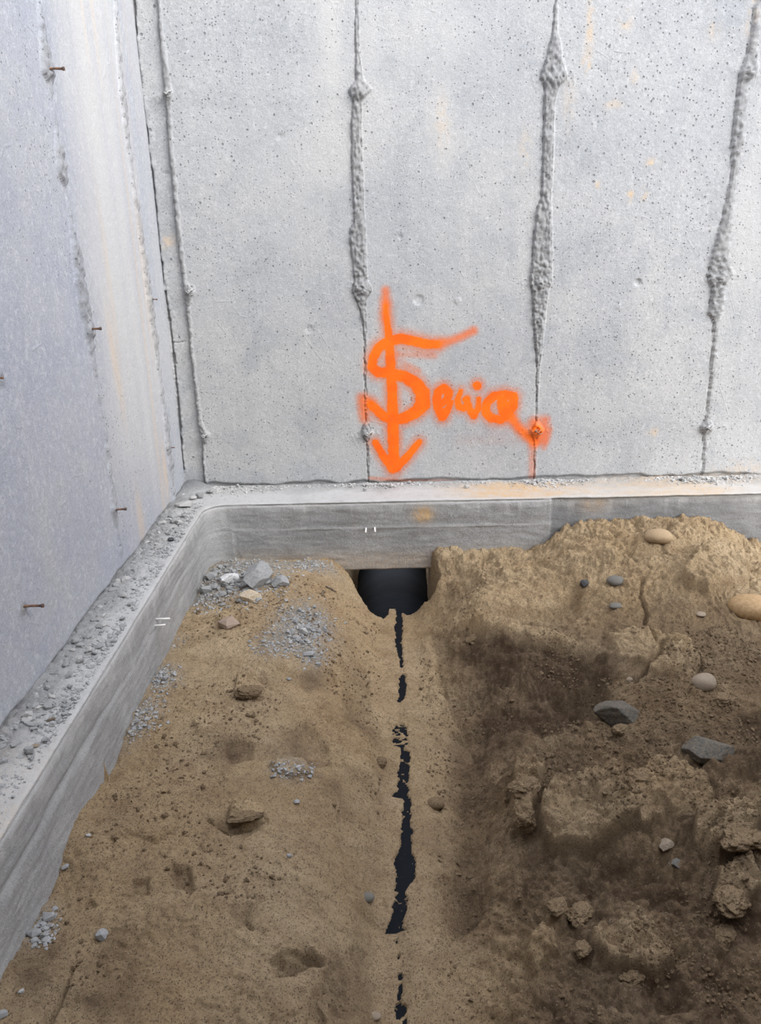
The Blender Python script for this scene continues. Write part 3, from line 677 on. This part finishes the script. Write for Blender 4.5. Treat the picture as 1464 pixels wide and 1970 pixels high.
# pit floor ends against the footing faces
GZ = np.where(GX < XF - .012, np.minimum(GZ, -.262), GZ)
grey = np.zeros_like(GX)
GP = [  # dusty rubble patches on the sand: centre, radii in px, strength, mound height
 (465,1108,88,48,1.3,.030),(600,1088,50,14,.9,.004),(400,1150,40,28,1.0,.008),(585,1205,55,38,1.0,.008),(600,1260,28,22,.7,.004),(530,1240,40,25,.6,.003),(300,1305,42,24,1.0,.008),(270,1370,45,30,.55,.003),(250,1400,30,30,.5,.002),(75,1785,35,30,.5,.005),(560,1480,40,18,.4,0),(320,1235,30,20,.4,0)]
for px, py, rx, ry, a, h in GP:
    p = hit0(px, py); s = px_per_m(p); g = np.exp(-(((GX - p[0]) / (rx / s)) ** 2 + ((GY - p[1]) / (ry / s / .48)) ** 2) ** 1.3)
    grey += a * g; GZ += h * g + g * lumps(GX, GY, .014, 470, .7) * .5; damp_shade -= .15 * g
sand_ground = mesh_obj('sand_ground', np.stack([GX, GY, GZ], -1).reshape(-1, 3), grid_faces(len(gx), len(gy)), M['sand'])
attr(sand_ground, 'damp_shade', np.clip(damp_shade, 0, 1)); attr(sand_ground, 'grey', np.clip(grey, 0, 1))
struct(sand_ground, 'brown sand of the excavated trench with lumpy banks')

def ground(x, y):
    i = np.clip(np.searchsorted(gx, x) - 1, 0, len(gx) - 2); j = np.clip(np.searchsorted(gy, y) - 1, 0, len(gy) - 2)
    u = (x - gx[i]) / (gx[i + 1] - gx[i]); v = (y - gy[j]) / (gy[j + 1] - gy[j])
    return (GZ[i, j] * (1 - u) + GZ[i + 1, j] * u) * (1 - v) + (GZ[i, j + 1] * (1 - u) + GZ[i + 1, j + 1] * u) * v
def hit(px, py):
    v = ray(px, py); ts = np.linspace(.8, 4.2, 1700); P = CAM + ts[:, None] * v
    s = P[:, 2] - ground(P[:, 0], P[:, 1]); k = int(np.argmax(s < 0)); return P[k]

# ------------------------------------------------------------------ the pipe
def tube(name, pts, r, mat, parent=None, seg=12, caps=True):
    pts = [np.array(p, float) for p in pts]; V = []; n = len(pts)
    rs = r if isinstance(r, (list, tuple)) else [r] * n
    for i, p in enumerate(pts):
        t = pts[min(i + 1, n - 1)] - pts[max(i - 1, 0)]; t /= np.linalg.norm(t)
        a = np.cross(t, [0, 0, 1] if abs(t[2]) < .9 else [1, 0, 0]); a /= np.linalg.norm(a); c = np.cross(t, a)
        for k in range(seg): w = 2 * math.pi * k / seg; V.append(p + rs[i] * (math.cos(w) * a + math.sin(w) * c))
    bm = bmesh.new(); vs = [bm.verts.new(v) for v in V]
    for i in range(n - 1):
        for k in range(seg): bm.faces.new((vs[i * seg + k], vs[i * seg + (k + 1) % seg], vs[(i + 1) * seg + (k + 1) % seg], vs[(i + 1) * seg + k]))
    if caps: bm.faces.new(vs[:seg][::-1]); bm.faces.new(vs[-seg:])
    bmesh.ops.recalc_face_normals(bm, faces=bm.faces)
    me = bpy.data.meshes.new(name); bm.to_mesh(me); bm.free(); me.materials.append(mat)
    for p in me.polygons: p.use_smooth = True
    o = bpy.data.objects.new(name, me); COL.objects.link(o)
    if parent: o.parent = parent
    return o
# ribbed slightly along its length; outer skin, inner skin and a ring at the open end
yy = np.arange(.25, 3.6, .02); prof = [(y, PR - .0012 * (i % 5 == 0)) for i, y in enumerate(yy)]
prof = prof + [(yy[-1], PR - .012)] + [(yy[0], PR - .012), (yy[0], PR)]
seg = 72; Vv = [(PX0 + rr * math.sin(2 * math.pi * k / seg), y, PZ - PR + rr * math.cos(2 * math.pi * k / seg)) for y, rr in prof for k in range(seg)]
Ff = [(i * seg + k, i * seg + (k + 1) % seg, (i + 1) * seg + (k + 1) % seg, (i + 1) * seg + k) for i in range(len(prof) - 1) for k in range(seg)]
pipe = mesh_obj('drain_pipe', Vv, Ff, M['pipe'])
tag(pipe, 'buried black plastic pipe, its crown showing along the trench and under the footing', 'pipe')

# ------------------------------------------------------------------ rocks
def rock_arr(seed, kind='chip', n=16):
    """a broken chip (convex facets) or a rounded stone, about 1 across"""
    rd = random.Random(seed); bm = bmesh.new()
    if kind == 'chip':
        for _ in range(n):
            v = Vector((rd.gauss(0, 1), rd.gauss(0, 1), rd.gauss(0, 1))).normalized() * rd.uniform(.8, 1)
            bm.verts.new((v.x * .5, v.y * .5 * rd.uniform(.85, 1), v.z * .5))
        r = bmesh.ops.convex_hull(bm, input=bm.verts)
        bmesh.ops.delete(bm, geom=[g for g in r['geom_interior'] if isinstance(g, bmesh.types.BMVert)], context='VERTS')
    else:
        bmesh.ops.create_icosphere(bm, subdivisions=5, radius=.5)
        from mathutils import noise as mn
        off = Vector((seed * 3.7, seed * 1.3, 0)); amp = {'cobble': .10, 'clod': .30, 'crumb': .30, 'angular': .2}[kind]
        for v in bm.verts:
            q = v.co * 2 + off; k = 1 + amp * mn.noise(q)
            if kind in ('clod', 'crumb'): k += .22 * mn.noise(v.co * 5 + off) + .12 * mn.noise(v.co * 12 + off) + .10 * mn.noise(v.co * 26 + off)
            v.co = v.co * k
        if kind == 'angular':
            for _ in range(16):
                d = Vector((rd.gauss(0, 1), rd.gauss(0, 1), rd.gauss(0, 1))).normalized(); lim = rd.uniform(.24, .38)
                for v in bm.verts:
                    s = v.co.dot(d)
                    if s > lim: v.co -= d * (s - lim) * .97
            for v in bm.verts: v.co *= 1 + .05 * mn.noise(v.co * 9 + off) + .03 * mn.noise(v.co * 22 + off)
    if kind == 'chip':
        bmesh.ops.triangulate(bm, faces=bm.faces)
    bm.verts.index_update()
    V = np.array([v.co[:] for v in bm.verts]); Fc = np.array([[v.index for v in f.verts] for f in bm.faces]); bm.free(); return V, Fc
CH = [rock_arr(i) for i in range(10)]
def rotm(rd, tilt=1.):
    a = Matrix.Rotation(rd.uniform(0, 6.28), 3, 'Z') @ Matrix.Rotation(rd.gauss(0, .35) * tilt, 3, 'X') @ Matrix.Rotation(rd.gauss(0, .35) * tilt, 3, 'Y')
    return np.array(a)
def scatter(name, pts, sizes, mat, label, cat, seed=0, flat=.6):
    """uncountable grit: one object"""
    rd = random.Random(seed); VV = []; FF = []; off = 0
    for p, s in zip(pts, sizes):
        V, Fc = CH[rd.randrange(len(CH))]; V = (V * np.array([1, rd.uniform(.6, 1), flat * rd.uniform(.6, 1.1)])) @ rotm(rd).T * s
        VV.append(V + np.array(p) + [0, 0, s * .12]); FF.append(Fc + off); off += len(V)
    o = mesh_obj(name, np.concatenate(VV), np.concatenate(FF), mat, smooth=False)
    return tag(o, label, cat, kind='stuff')
def foot_top(x, y):
    fw = min(x - XW, YW - y); return .004 * max(0, 1 - fw / .10)
ROCKCACHE = {}
def rock(name, kind, seed, p, dims, rz, mat, label, cat, group=None, sink=.22, tilt=(0, 0), angular_smooth=None):
    key = (kind, seed % 12, mat)
    if key not in ROCKCACHE:
        V, Fc = rock_arr(seed % 12 + 40, kind, 22)
        me_o = mesh_obj(name, V, Fc, M[mat], smooth=(kind != 'chip')); me = me_o.data
        bpy.data.objects.remove(me_o); ROCKCACHE[key] = me
    o = bpy.data.objects.new(name, ROCKCACHE[key]); COL.objects.link(o)
    o.scale = dims; o.rotation_euler = (tilt[0], tilt[1], rz)
    o.location = (p[0], p[1], p[2] + dims[2] * (.5 - sink))
    return tag(o, label, cat, group)

rd = random.Random(5)
# grit on the left ledge
pts, sz = [], []
for _ in range(22000):
    y = rd.uniform(.9, 2.72); w = abs(rd.gauss(0, .055 if y > 1.25 else .04)); x = XW + .008 + w
    if x > XF - .012: continue
    if math.sin(y * 9) * .3 + rd.random() < .25: continue
    s = rd.uniform(.003, .009) if rd.random() < .85 else rd.uniform(.010, .018); pts.append((x, y, foot_top(x, y))); sz.append(s)
scatter('concrete_grit', pts, sz, M['chip'], 'grey concrete grit strewn along the left footing ledge against the wall', 'rubble', 1)
pts, sz = [], []
for _ in range(5500):
    r = rd.random(); 
    if r < .30: x = rd.gauss(-.60, .09)
    elif r < .42: x = rd.gauss(.61, .045)
    elif r < .68: x = rd.gauss(1.23, .09)
    elif r < .76: x = rd.gauss(.0, .08)
    else: x = rd.uniform(-.72, 1.5)
    y = YW - .008 - abs(rd.gauss(0, .035 if r < .68 else .02))
    if y < YF + .02 or x < XW + .01: continue
    pts.append((x, y, foot_top(x, y))); sz.append(rd.uniform(.003, .009) if rd.random() < .9 else rd.uniform(.010, .017))
scatter('concrete_grit', pts, sz, M['chip_light'], 'pale concrete grit along the foot of the back wall on the ledge', 'rubble', 2)
pts, sz = [], []
for px, py, rx, ry, a, h in GP:
    for _ in range(int(rx * ry * a * .30) + 15):
        x, y = rd.gauss(px, rx * .55), rd.gauss(py, ry * .55); p = hit(x, y)
        if p[1] > YF - .012 or p[0] < XF + .012: continue
        pts.append(p); sz.append(rd.uniform(.004, .010) if rd.random() < .85 else rd.uniform(.011, .018))
scatter('rubble_grit', pts, sz, M['chip'], 'grey rubble grit spilled over the sand near the footing corner', 'rubble', 3)
# sand crumbs: loose lumps of the sand itself
pts, sz = [], []
for _ in range(19000):
    if rd.random() < .75: x, y = rd.uniform(.32, 1.3), rd.uniform(.95, 2.1)
    else: x, y = rd.uniform(-.6, .35), rd.uniform(.95, 2.5)
    if abs(x - PX0) < .06: continue
    if vnoise(np.array([x / .12]), np.array([y / .12]), 77)[0] < .42: continue
    pts.append((x, y, float(ground(x, y)))); sz.append(rd.uniform(.003, .010) if rd.random() < .9 else rd.uniform(.010, .018))
scatter('sand_crumbs', pts, sz, M['crumb'], 'loose brown crumbs of sand scattered over the trench floor and banks', 'sand', 4, .8)

# individual pieces: (px, py, width px, height px, kind, material, label)
ONE = [
 ('cobble', 'cobblestone', 1442,1157,78,66,'tan','large smooth tan cobble half buried at the right edge','stone',.1),
 ('cobble', 'cobblestone', 1266,1025,52,34,'sandstone','sand-coloured rounded stone near the top of the right sand mound','stone',0),
 ('cobble', 'pebble', 1184,1113,32,24,'grey','smooth grey pebble on the right sand mound','pebble',0),
 ('angular','pebble', 1125,1120,26,20,'dark','dark pebble beside the smooth grey pebble on the mound','pebble',.3),
 ('cobble', 'pebble', 1184,1163,24,14,'grey','small flat grey pebble below the smooth grey pebble','pebble',0),
 ('cobble', 'cobblestone', 1353,1304,46,44,'pale','pale rounded stone standing by the forked sand crack on the right','stone',.2),
 ('cobble', 'pebble', 1349,1180,20,10,'pale','tiny cream pebble left of the large tan cobble','pebble',.2),
 ('cobble', 'pebble', 1212,1305,14,12,'pale','small pale pebble above the dark hollow','pebble',.2),
 ('angular','rock', 1192,1352,100,86,'slate','dark blue-grey rock jutting over the hollow in the right bank','rock',-.7),
 ('angular','rock', 1358,1430,96,76,'slate','blue-grey angular rock embedded in the right bank below the pale stone','rock',.5),
 ('angular','stone_chip', 1281,1620,36,28,'pale','pale pinkish stone chip right of the large sand slab','stone',.2),
 ('angular','stone_chip', 1300,1655,28,24,'grey','grey stone chip just below the pale pinkish chip','stone',.6),
 ('angular','stone_chip', 195,1793,26,40,'chip','flat grey stone chip on the smooth sand at lower left','stone',1.2),
 ('chip','concrete_chip', 170,1606,13,11,'chip_light','tiny pale chip on bare sand left of the sunken dents','chip',0),
 ('chip','concrete_chunk', 92,1762,30,22,'chip','upper grey chunk of the three beside the lower footing face','chunk',.3),
 ('chip','concrete_chunk', 66,1792,30,28,'chip','lower left grey chunk of the three beside the lower footing face','chunk',1.),
 ('chip','concrete_chunk', 86,1796,20,18,'chip','lower right grey chunk of the three beside the lower footing face','chunk',2.),
 ('chip','concrete_chip', 118,1666,18,14,'chip','small grey chip touching the lower footing face','chip',2.),
 ('chip','concrete_chip', 42,1905,16,12,'chip_light','small pale chip at the bottom left','chip',2.),
 ('chip','concrete_chip', 4,1948,26,20,'chip','grey chip cut off by the bottom left corner','chip',1.),
 ('angular','plaster_chunk', 442,1107,44,34,'chip_white','bright white chunk in the corner rubble pile','chunk',.4),
 ('angular','plaster_chunk', 480,1142,44,38,'chip_ochre','white chunk with an ochre patch at the front of the corner rubble pile','chunk',.2),
 ('angular','concrete_lump', 497,1100,66,66,'chip','big crumbly grey lump against the footing in the corner rubble','chunk',.6),
 ('angular','concrete_lump', 540,1112,40,36,'chip','crumbly grey lump right of the big one in the corner rubble','chunk',1.6),
 ('chip','concrete_chunk', 400,1106,28,24,'chip','dusty grey chunk left of the bright white chunk','chunk',.9),
 ('chip','concrete_chunk', 386,1132,32,24,'chip','angular grey chunk against the left footing face in the corner','chunk',.3),
 ('chip','concrete_chunk', 412,1128,20,16,'chip','small grey chunk below the dusty one in the corner pile','chunk',2.3),
 ('chip','stone_chip', 440,1195,46,34,'chip_brown','brown angular shard on the sand below the corner rubble','stone',.5),
 ('chip','concrete_chunk', 585,1212,22,22,'chip_light','pale chip standing in the grit patch left of the trench','chip',.5),
 ('chip','concrete_chunk', 596,1256,28,16,'chip','flat grey chip below the grit patch left of the trench','chip',.1),
 ('chip','concrete_chip', 613,1276,16,12,'chip','small grey chip below the flat grey chip by the trench','chip',.1),
 ('chip','concrete_chip', 556,1305,10,9,'chip','tiny grey chip on the sand under the grit patch','chip',.1),
 ('chip','concrete_chip', 575,1474,14,12,'chip_light','small white chip lying on the raised sand flake','chip',.1),
 ('chip','concrete_chip', 571,1541,14,14,'chip','small grey chip below the raised sand flake','chip',.1),
 ('chip','concrete_chip', 556,1645,14,12,'chip','small grey chip on sand left of the widest exposed pipe','chip',.8),
 ('cobble','pebble', 707,1722,26,20,'grey','grey pebble left of the lower exposed pipe','pebble',.2),
 ('cobble','pebble', 722,1952,22,14,'pale','tan pebble at the bottom centre','pebble',.2),
 ('cobble','pebble', 838,1540,34,28,'clod','round moist sand lump right of the exposed pipe','clod',.2),
 ('clod','sand_clod', 732,1462,26,20,'clod','round sand lump left of the thin exposed pipe strip','clod',.2),
 ('clod','sand_clod', 478,1324,44,30,'clod','crumbled sand clod in the middle of the left sand','clod',.2),
 ('clod','sand_clod', 470,1568,60,22,'clod','flat sand clod tipped over a dark gap on the left sand','clod',.2),
 ('clod','sand_clod', 1010,1505,56,36,'clod','knobbly sand clod left of the large sand slab','clod',.4),
 ('clod','sand_clod', 1008,1560,40,66,'clod','tall rounded sand clod under the knobbly one','clod',.2),
 ('clod','sand_clod', 1225,1492,42,34,'clod','sand clod behind the large sand slab','clod',.2),
 ('clod','sand_clod', 1115,1752,50,44,'clod','sand clod in the shaded lower right bank','clod',.2),
 ('clod','sand_clod', 1070,1738,36,32,'clod','small sand clod left of the shaded one','clod',.9),
 ('clod','sand_clod', 1425,1600,74,54,'clod','large sand clod at the right edge below the bank','clod',.2),
 ('clod','sand_clod', 1408,1715,76,50,'clod','crumbly sand clod at the right edge above the shaded hollow','clod',.9),
 ('clod','sand_clod', 1390,1790,46,36,'clod','dark sand clod in the lower right hollow','clod',.9),
 ('clod','sand_clod', 1215,1870,56,36,'clod','sand clod above the bottom right pit','clod',.9),
 ('clod','sand_clod', 1195,1345+55,30,24,'clod','sand clod just under the blue-grey jutting rock','clod',.9),
 ('clod','sand_clod', 1385,1340,34,28,'clod','sand clod beside the pale rounded stone','clod',.9),
 ('clod','sand_clod', 1120,1745+75,34,24,'clod','small sand clod in the lower bank middle','clod',.9),
 ('clod','sand_clod', 910,1225,30,18,'clod','sand lump on the lip above the dark scooped face','clod',.9),
]
for i, (kind, name, px, py, w, h, mat, label, cat, rz) in enumerate(ONE):
    p = hit(px, py + h * .32); s = px_per_m(p); dw = w / s; dh = max(h / s * .85, .006)
    if name == 'plaster_chunk' or name == 'concrete_lump': dims = (dw * 1.25, dw * .95, dh * 1.15)
    elif kind == 'clod': dims = (dw * 1.1, min(dh * 1.4, dw * 1.2), dh * .9)
    elif kind == 'angular': dims = (dw * 1.15, dw * .95, dh * 1.05)
    else: dims = (dw * 1.05, dw * .85, dh * .95)
    if p[1] + dims[1] * .5 > YF - .004: p = np.array([p[0], YF - .006 - dims[1] * .5, ground(p[0], YF - .01 - dims[1] * .5)])
    if p[0] - dims[0] * .5 < XF + .002: p = np.array([XF + .006 + dims[0] * .52, p[1], p[2]])
    rock(name, kind, i + (3 if kind == 'chip' else 0), p, dims, rz if kind != 'chip' else rz * .3, mat, label, cat, sink=(.40 if name == 'rock' else .32) if kind != 'chip' else .2)

# chips on the ledges: located ones first
def on_top(px, py): return at_z(px, py, .004)
LED = [(352,970,44,22,'chip_light','largest pale slab of rubble on the ledge corner'),(333,992,24,15,'chip','grey chip left of the ledge corner below the pale slab'),(345,1003,18,14,'chip_light','pale chip between the pale slab and the left ledge'),
       (303,1005,20,14,'chip_light','pale chip touching the left wall near the corner'),(386,951,22,17,'chip','grey chip behind the ledge corner'),(372,956,16,12,'chip_light','small pale chip right of the pale slab'),(405,944,18,12,'chip','grey chip on the back ledge right of the corner'),
       (329,1037,14,12,'dark','dark grey chip on the left ledge below the corner'),(98,1383,22,8,'wood','dark wood splinter lying on the left ledge'),(68,1433,18,9,'pale','flat tan chip on the lower left ledge')]
for i, (px, py, w, h, mat, label) in enumerate(LED):
    p = on_top(px, py + h * .3); s = px_per_m(p)
    nm = 'wood_splinter' if mat == 'wood' else 'concrete_chip'
    d = (w / s, h / s * 1.3, h / s * .75)
    if p[0] - d[0] * .5 < XW + .004: p[0] = XW + .008 + d[0] * .5
    p[2] = .003
    o = rock(nm, 'chip', i + 5, p, d, .2 if mat != 'wood' else .55, mat, label, 'splinter' if mat == 'wood' else 'chip', sink=.1)
n = 0
while n < 150:
    y = rd.uniform(1.0, 2.6); x = XW + .018 + abs(rd.gauss(0, .038))
    if x > XF - .02: continue
    s = rd.uniform(.013, .028); n += 1
    rock('concrete_chip', 'chip', n, (x, y, .004), (s, s * rd.uniform(.6, 1), s * rd.uniform(.35, .7)), rd.uniform(0, 3), 'chip' if rd.random() < .7 else 'chip_light', 'thumbnail-sized concrete chip in the debris along the left ledge', 'chip', 'chips along the left ledge', .05, (rd.gauss(0, .2), rd.gauss(0, .2)))
for cx_, sd, cnt, lab, grp in ((.61, .035, 12, 'pale chip heaped under the middle seam with the orange knob', 'chips under the orange knob'), (1.23, .075, 22, 'pale chip heaped at the foot of the rightmost seam', 'chips under the rightmost seam'), (-.58, .09, 14, 'pale chip on the back ledge near the corner', 'chips on the back ledge corner'), (.0, .07, 8, 'pale chip on the ledge under the painted arrow', 'chips under the painted arrow')):
    for k in range(cnt):
        x = max(rd.gauss(cx_, sd), XW + .05); y = YW - .016 - abs(rd.gauss(0, .028)); s = rd.uniform(.012, .024)
        rock('concrete_chip', 'chip', k + 2, (x, y, .004), (s, s * rd.uniform(.6, 1), s * rd.uniform(.4, .8)), rd.uniform(0, 3), 'chip_light' if rd.random() < .7 else 'chip', lab, 'chip', grp, .05, (rd.gauss(0, .2), rd.gauss(0, .2)))
p = on_top(898, 938); rock('concrete_chip', 'chip', 4, (p[0], p[1], .002), (.026, .02, .018), .3, 'chip_light', 'lone white chip on the back ledge between arrow and orange knob', 'chip')
for k, (px, py, rx, ry, cnt, lab, grp) in enumerate(((462,1124,66,34,85,'grey concrete piece in the rubble pile at the footing corner','pieces in the corner rubble pile'),(590,1208,38,26,20,'grey concrete piece in the patch left of the trench head','pieces left of the trench head'),(298,1310,34,20,16,'grey concrete piece spilled against the left footing face','pieces by the left footing face'))):
    for q in range(cnt):
        p = hit(rd.gauss(px, rx * .55), rd.gauss(py, ry * .55)); s = rd.uniform(.012, .034 if k == 0 else .026)
        if p[1] > YF - .03 or p[0] < XF + .025: continue
        rock('concrete_piece', 'chip', q + k, p, (s, s * rd.uniform(.6, 1), s * rd.uniform(.45, .8)), rd.uniform(0, 3), 'chip', lab, 'rubble', grp, .15, (rd.gauss(0, .2), rd.gauss(0, .2)))

# ------------------------------------------------------------------ form ties in the left wall: bent snapped rods
TIES = [((88,133),(124,132),'rust','rusty tie rod sticking from the left wall, topmost one'),((165,634),(195,632),'rust','rusty tie rod sticking from the left wall at mid height'),
        ((213,982),(243,979),'rust','rusty tie rod near the foot of the left wall'),((42,1167),(84,1165),'rust','dark tie rod low on the left wall, nearest the viewer'),
        ((283,576),(303,576),'rust','thin red-brown tie rod beside the wall corner at mid height'),((320,862),(336,861),'rust','thin tie rod low beside the wall corner'),
        ((-22,728),(6,727),'rust','tie rod whose tip just enters the photo at the left edge')]
for i, ((x0, y0), (x1, y1), m, label) in enumerate(TIES):
    a = at_x(x0, y0, XW); s = px_per_m(a)
    v = ray(x1, y1); t = a[1] / v[1]; e = CAM + t * v            # a rod standing straight out of the wall
    e = np.array([e[0], a[1], e[2]])
    root = bpy.data.objects.new('form_tie', None); COL.objects.link(root); root.location = a; root.empty_display_size = .02
    tag(root, label, 'tie rod', 'snapped tie rods in the left wall')
    rr = .0028 if i < 4 else .0016
    L = e - a; n_ = L / np.linalg.norm(L)
    pts_ = [(0, 0, 0) - n_ * .012, n_ * .004, L * .45 + np.array([0, 0, .0008]), L * .86, L * .9, L]
    tube('rod', pts_, [rr, rr, rr * .9, rr, rr * 1.5, rr * 1.5], M[m], root, 10)
    V, Fc = CH[i]; c_ = mesh_obj('grout_plug', V * [.010, .022, .030] * (1 if i < 4 else .5) + [.001, 0, -.002], Fc, M['grout'], root, False)
# knobs at the seams of the back wall: broken tie ends in a lump of grout
KN = [(393,838,'small broken tie knob low beside the wall corner','grout'),(705,834,'twisted tie knob left of the painted arrow shaft','grout'),(1032,828,'orange-stained tie knob at the end of the painted word','grout_orange'),(1360,822,'grey tie knob low on the rightmost seam','grout'),
      (322,182,'light tie knob high beside the wall corner','grout'),(364,562,'crumbling tie knob beside the wall corner at mid height','grout')]
for i, (px, py, label, m) in enumerate(KN):
    a = at_y(px, py, YW); root = bpy.data.objects.new('tie_knob', None); COL.objects.link(root); root.location = a; root.empty_display_size = .02
    tag(root, label, 'tie knob', 'broken tie knobs on the back wall')
    V, Fc = rock_arr(60 + i, 'angular'); w = .026 if i in (1, 2, 3) else .02
    mesh_obj('grout_lump', V * [w, .024, w * .8] + [0, -.008, .002], Fc, M[m], root, True)
    tube('wire_loop', [(-w * .55, -.010, -.006), (-w * .25, -.022, .004), (w * .1, -.026, -.003), (w * .45, -.022, .007), (w * .8, -.010, .009)], .0026, M[m], root, 10)
    tube('wire_end', [(w * .1, -.01, -.004), (w * .3, -.024, -.010), (w * .75, -.018, -.006)], .0022, M[m], root, 8)
# white wire stubs in the footing faces
for (x0, y0, x1, y1), label in (((299,1191,327,1190), 'upper white wire stub in the left footing face'), ((296,1204,318,1202), 'lower white wire stub in the left footing face')):
    a = at_x(x0, y0, XF); v = ray(x1, y1); e = CAM + a[1] / v[1] * v
    tag(tube('wire_stub', [a - np.array([.01, 0, 0]), (a + e) / 2, e], .0028, M['white_wire'], None, 8), label, 'wire', 'wire stubs in the footing')
for (x0, y0), label in (((704, 1017), 'left white wire stub in the back footing face'), ((721, 1016), 'right white wire stub in the back footing face')):
    a = at_y(x0, y0, YF); tag(tube('wire_stub', [a + np.array([0, .01, .002]), a + np.array([0, -.008, .001]), a + np.array([.001 if x0 > 710 else -.001, -.024, -.006])], .0033, M['white_wire'], None, 8), label, 'wire', 'wire stubs in the footing')
# ragged grout fins where the forms met inside the footing corner
for k, (px, py, w) in enumerate(((404,980,14), (400,1022,16), (408,1057,14))):
    a = at_y(px, py, YF - .01); V, Fc = rock_arr(80 + k, 'angular')
    f_ = mesh_obj('grout_fin', V * [w / 480, .022, .009] + a + [-.006, .004, 0], Fc, M['chip_light'], footing, True)
# two twigs and a splinter on the left sand
for (x0, y0, x1, y1), label in (((627,1130,645,1140), 'upper twig lying on the sand left of the pipe hole'), ((620,1148,622,1138), 'short twig below the upper one left of the pipe hole')):
    a = hit(x0, y0); c = hit(x1, y1); tag(tube('twig', [a + [0, 0, .003], (a + c) / 2 + [0, 0, .006], c + [0, 0, .003]], .0028, M['wood'], None, 8), label, 'twig')

# ------------------------------------------------------------------ unseen bank added behind and right of the viewer to shade the foreground
def added_bank_pt(u, t):
    """u runs along the foot of the bank, from the left wall round to the far right"""
    lean = .12 * t; L1 = 2.45; 
    if u < L1: return (XW + u, -.32 - lean, u)
    q = u - L1; a = min(q / .7, 1) * math.pi / 2; cx_, cy_ = XW + L1, -.32 + .45
    if q < .7: return (cx_ + (.45 + lean) * math.sin(a), cy_ - (.45 + lean) * math.cos(a), u)
    return (cx_ + .45 + lean, cy_ + q - .7, u)
nu_, nt_ = 150, 46
BP = np.array([[added_bank_pt(4.6 * i / (nu_ - 1), j / (nt_ - 1)) for j in range(nt_)] for i in range(nu_)])
hgt = np.minimum(1, (4.6 - BP[:, :, 2]) / 1.0 + .15)[:, :]
BT = np.linspace(0, 1, nt_)[None, :] * np.ones((nu_, 1)); BZ = -.45 + BT * 2.85 * hgt
rel = fbm(BP[:, :, 2], BZ, .5, 5, 500) * .10 + lumps(BP[:, :, 2], BZ, .12, 501, .6) * .4
BX = BP[:, :, 0] - rel * (BP[:, :, 2] > 2.8); BY = BP[:, :, 1] + rel * (BP[:, :, 2] <= 2.8)
bank = mesh_obj('added_shade_bank', np.stack([BX, BY, BZ], -1).reshape(-1, 3), grid_faces(nu_, nt_, True), M['sand'])
attr(bank, 'damp_shade', np.full(BX.size, 1.)); attr(bank, 'grey', np.zeros(BX.size))  # darkest tone, so the added bank reflects little
struct(bank, 'steep sand bank added out of view to shade the foreground')
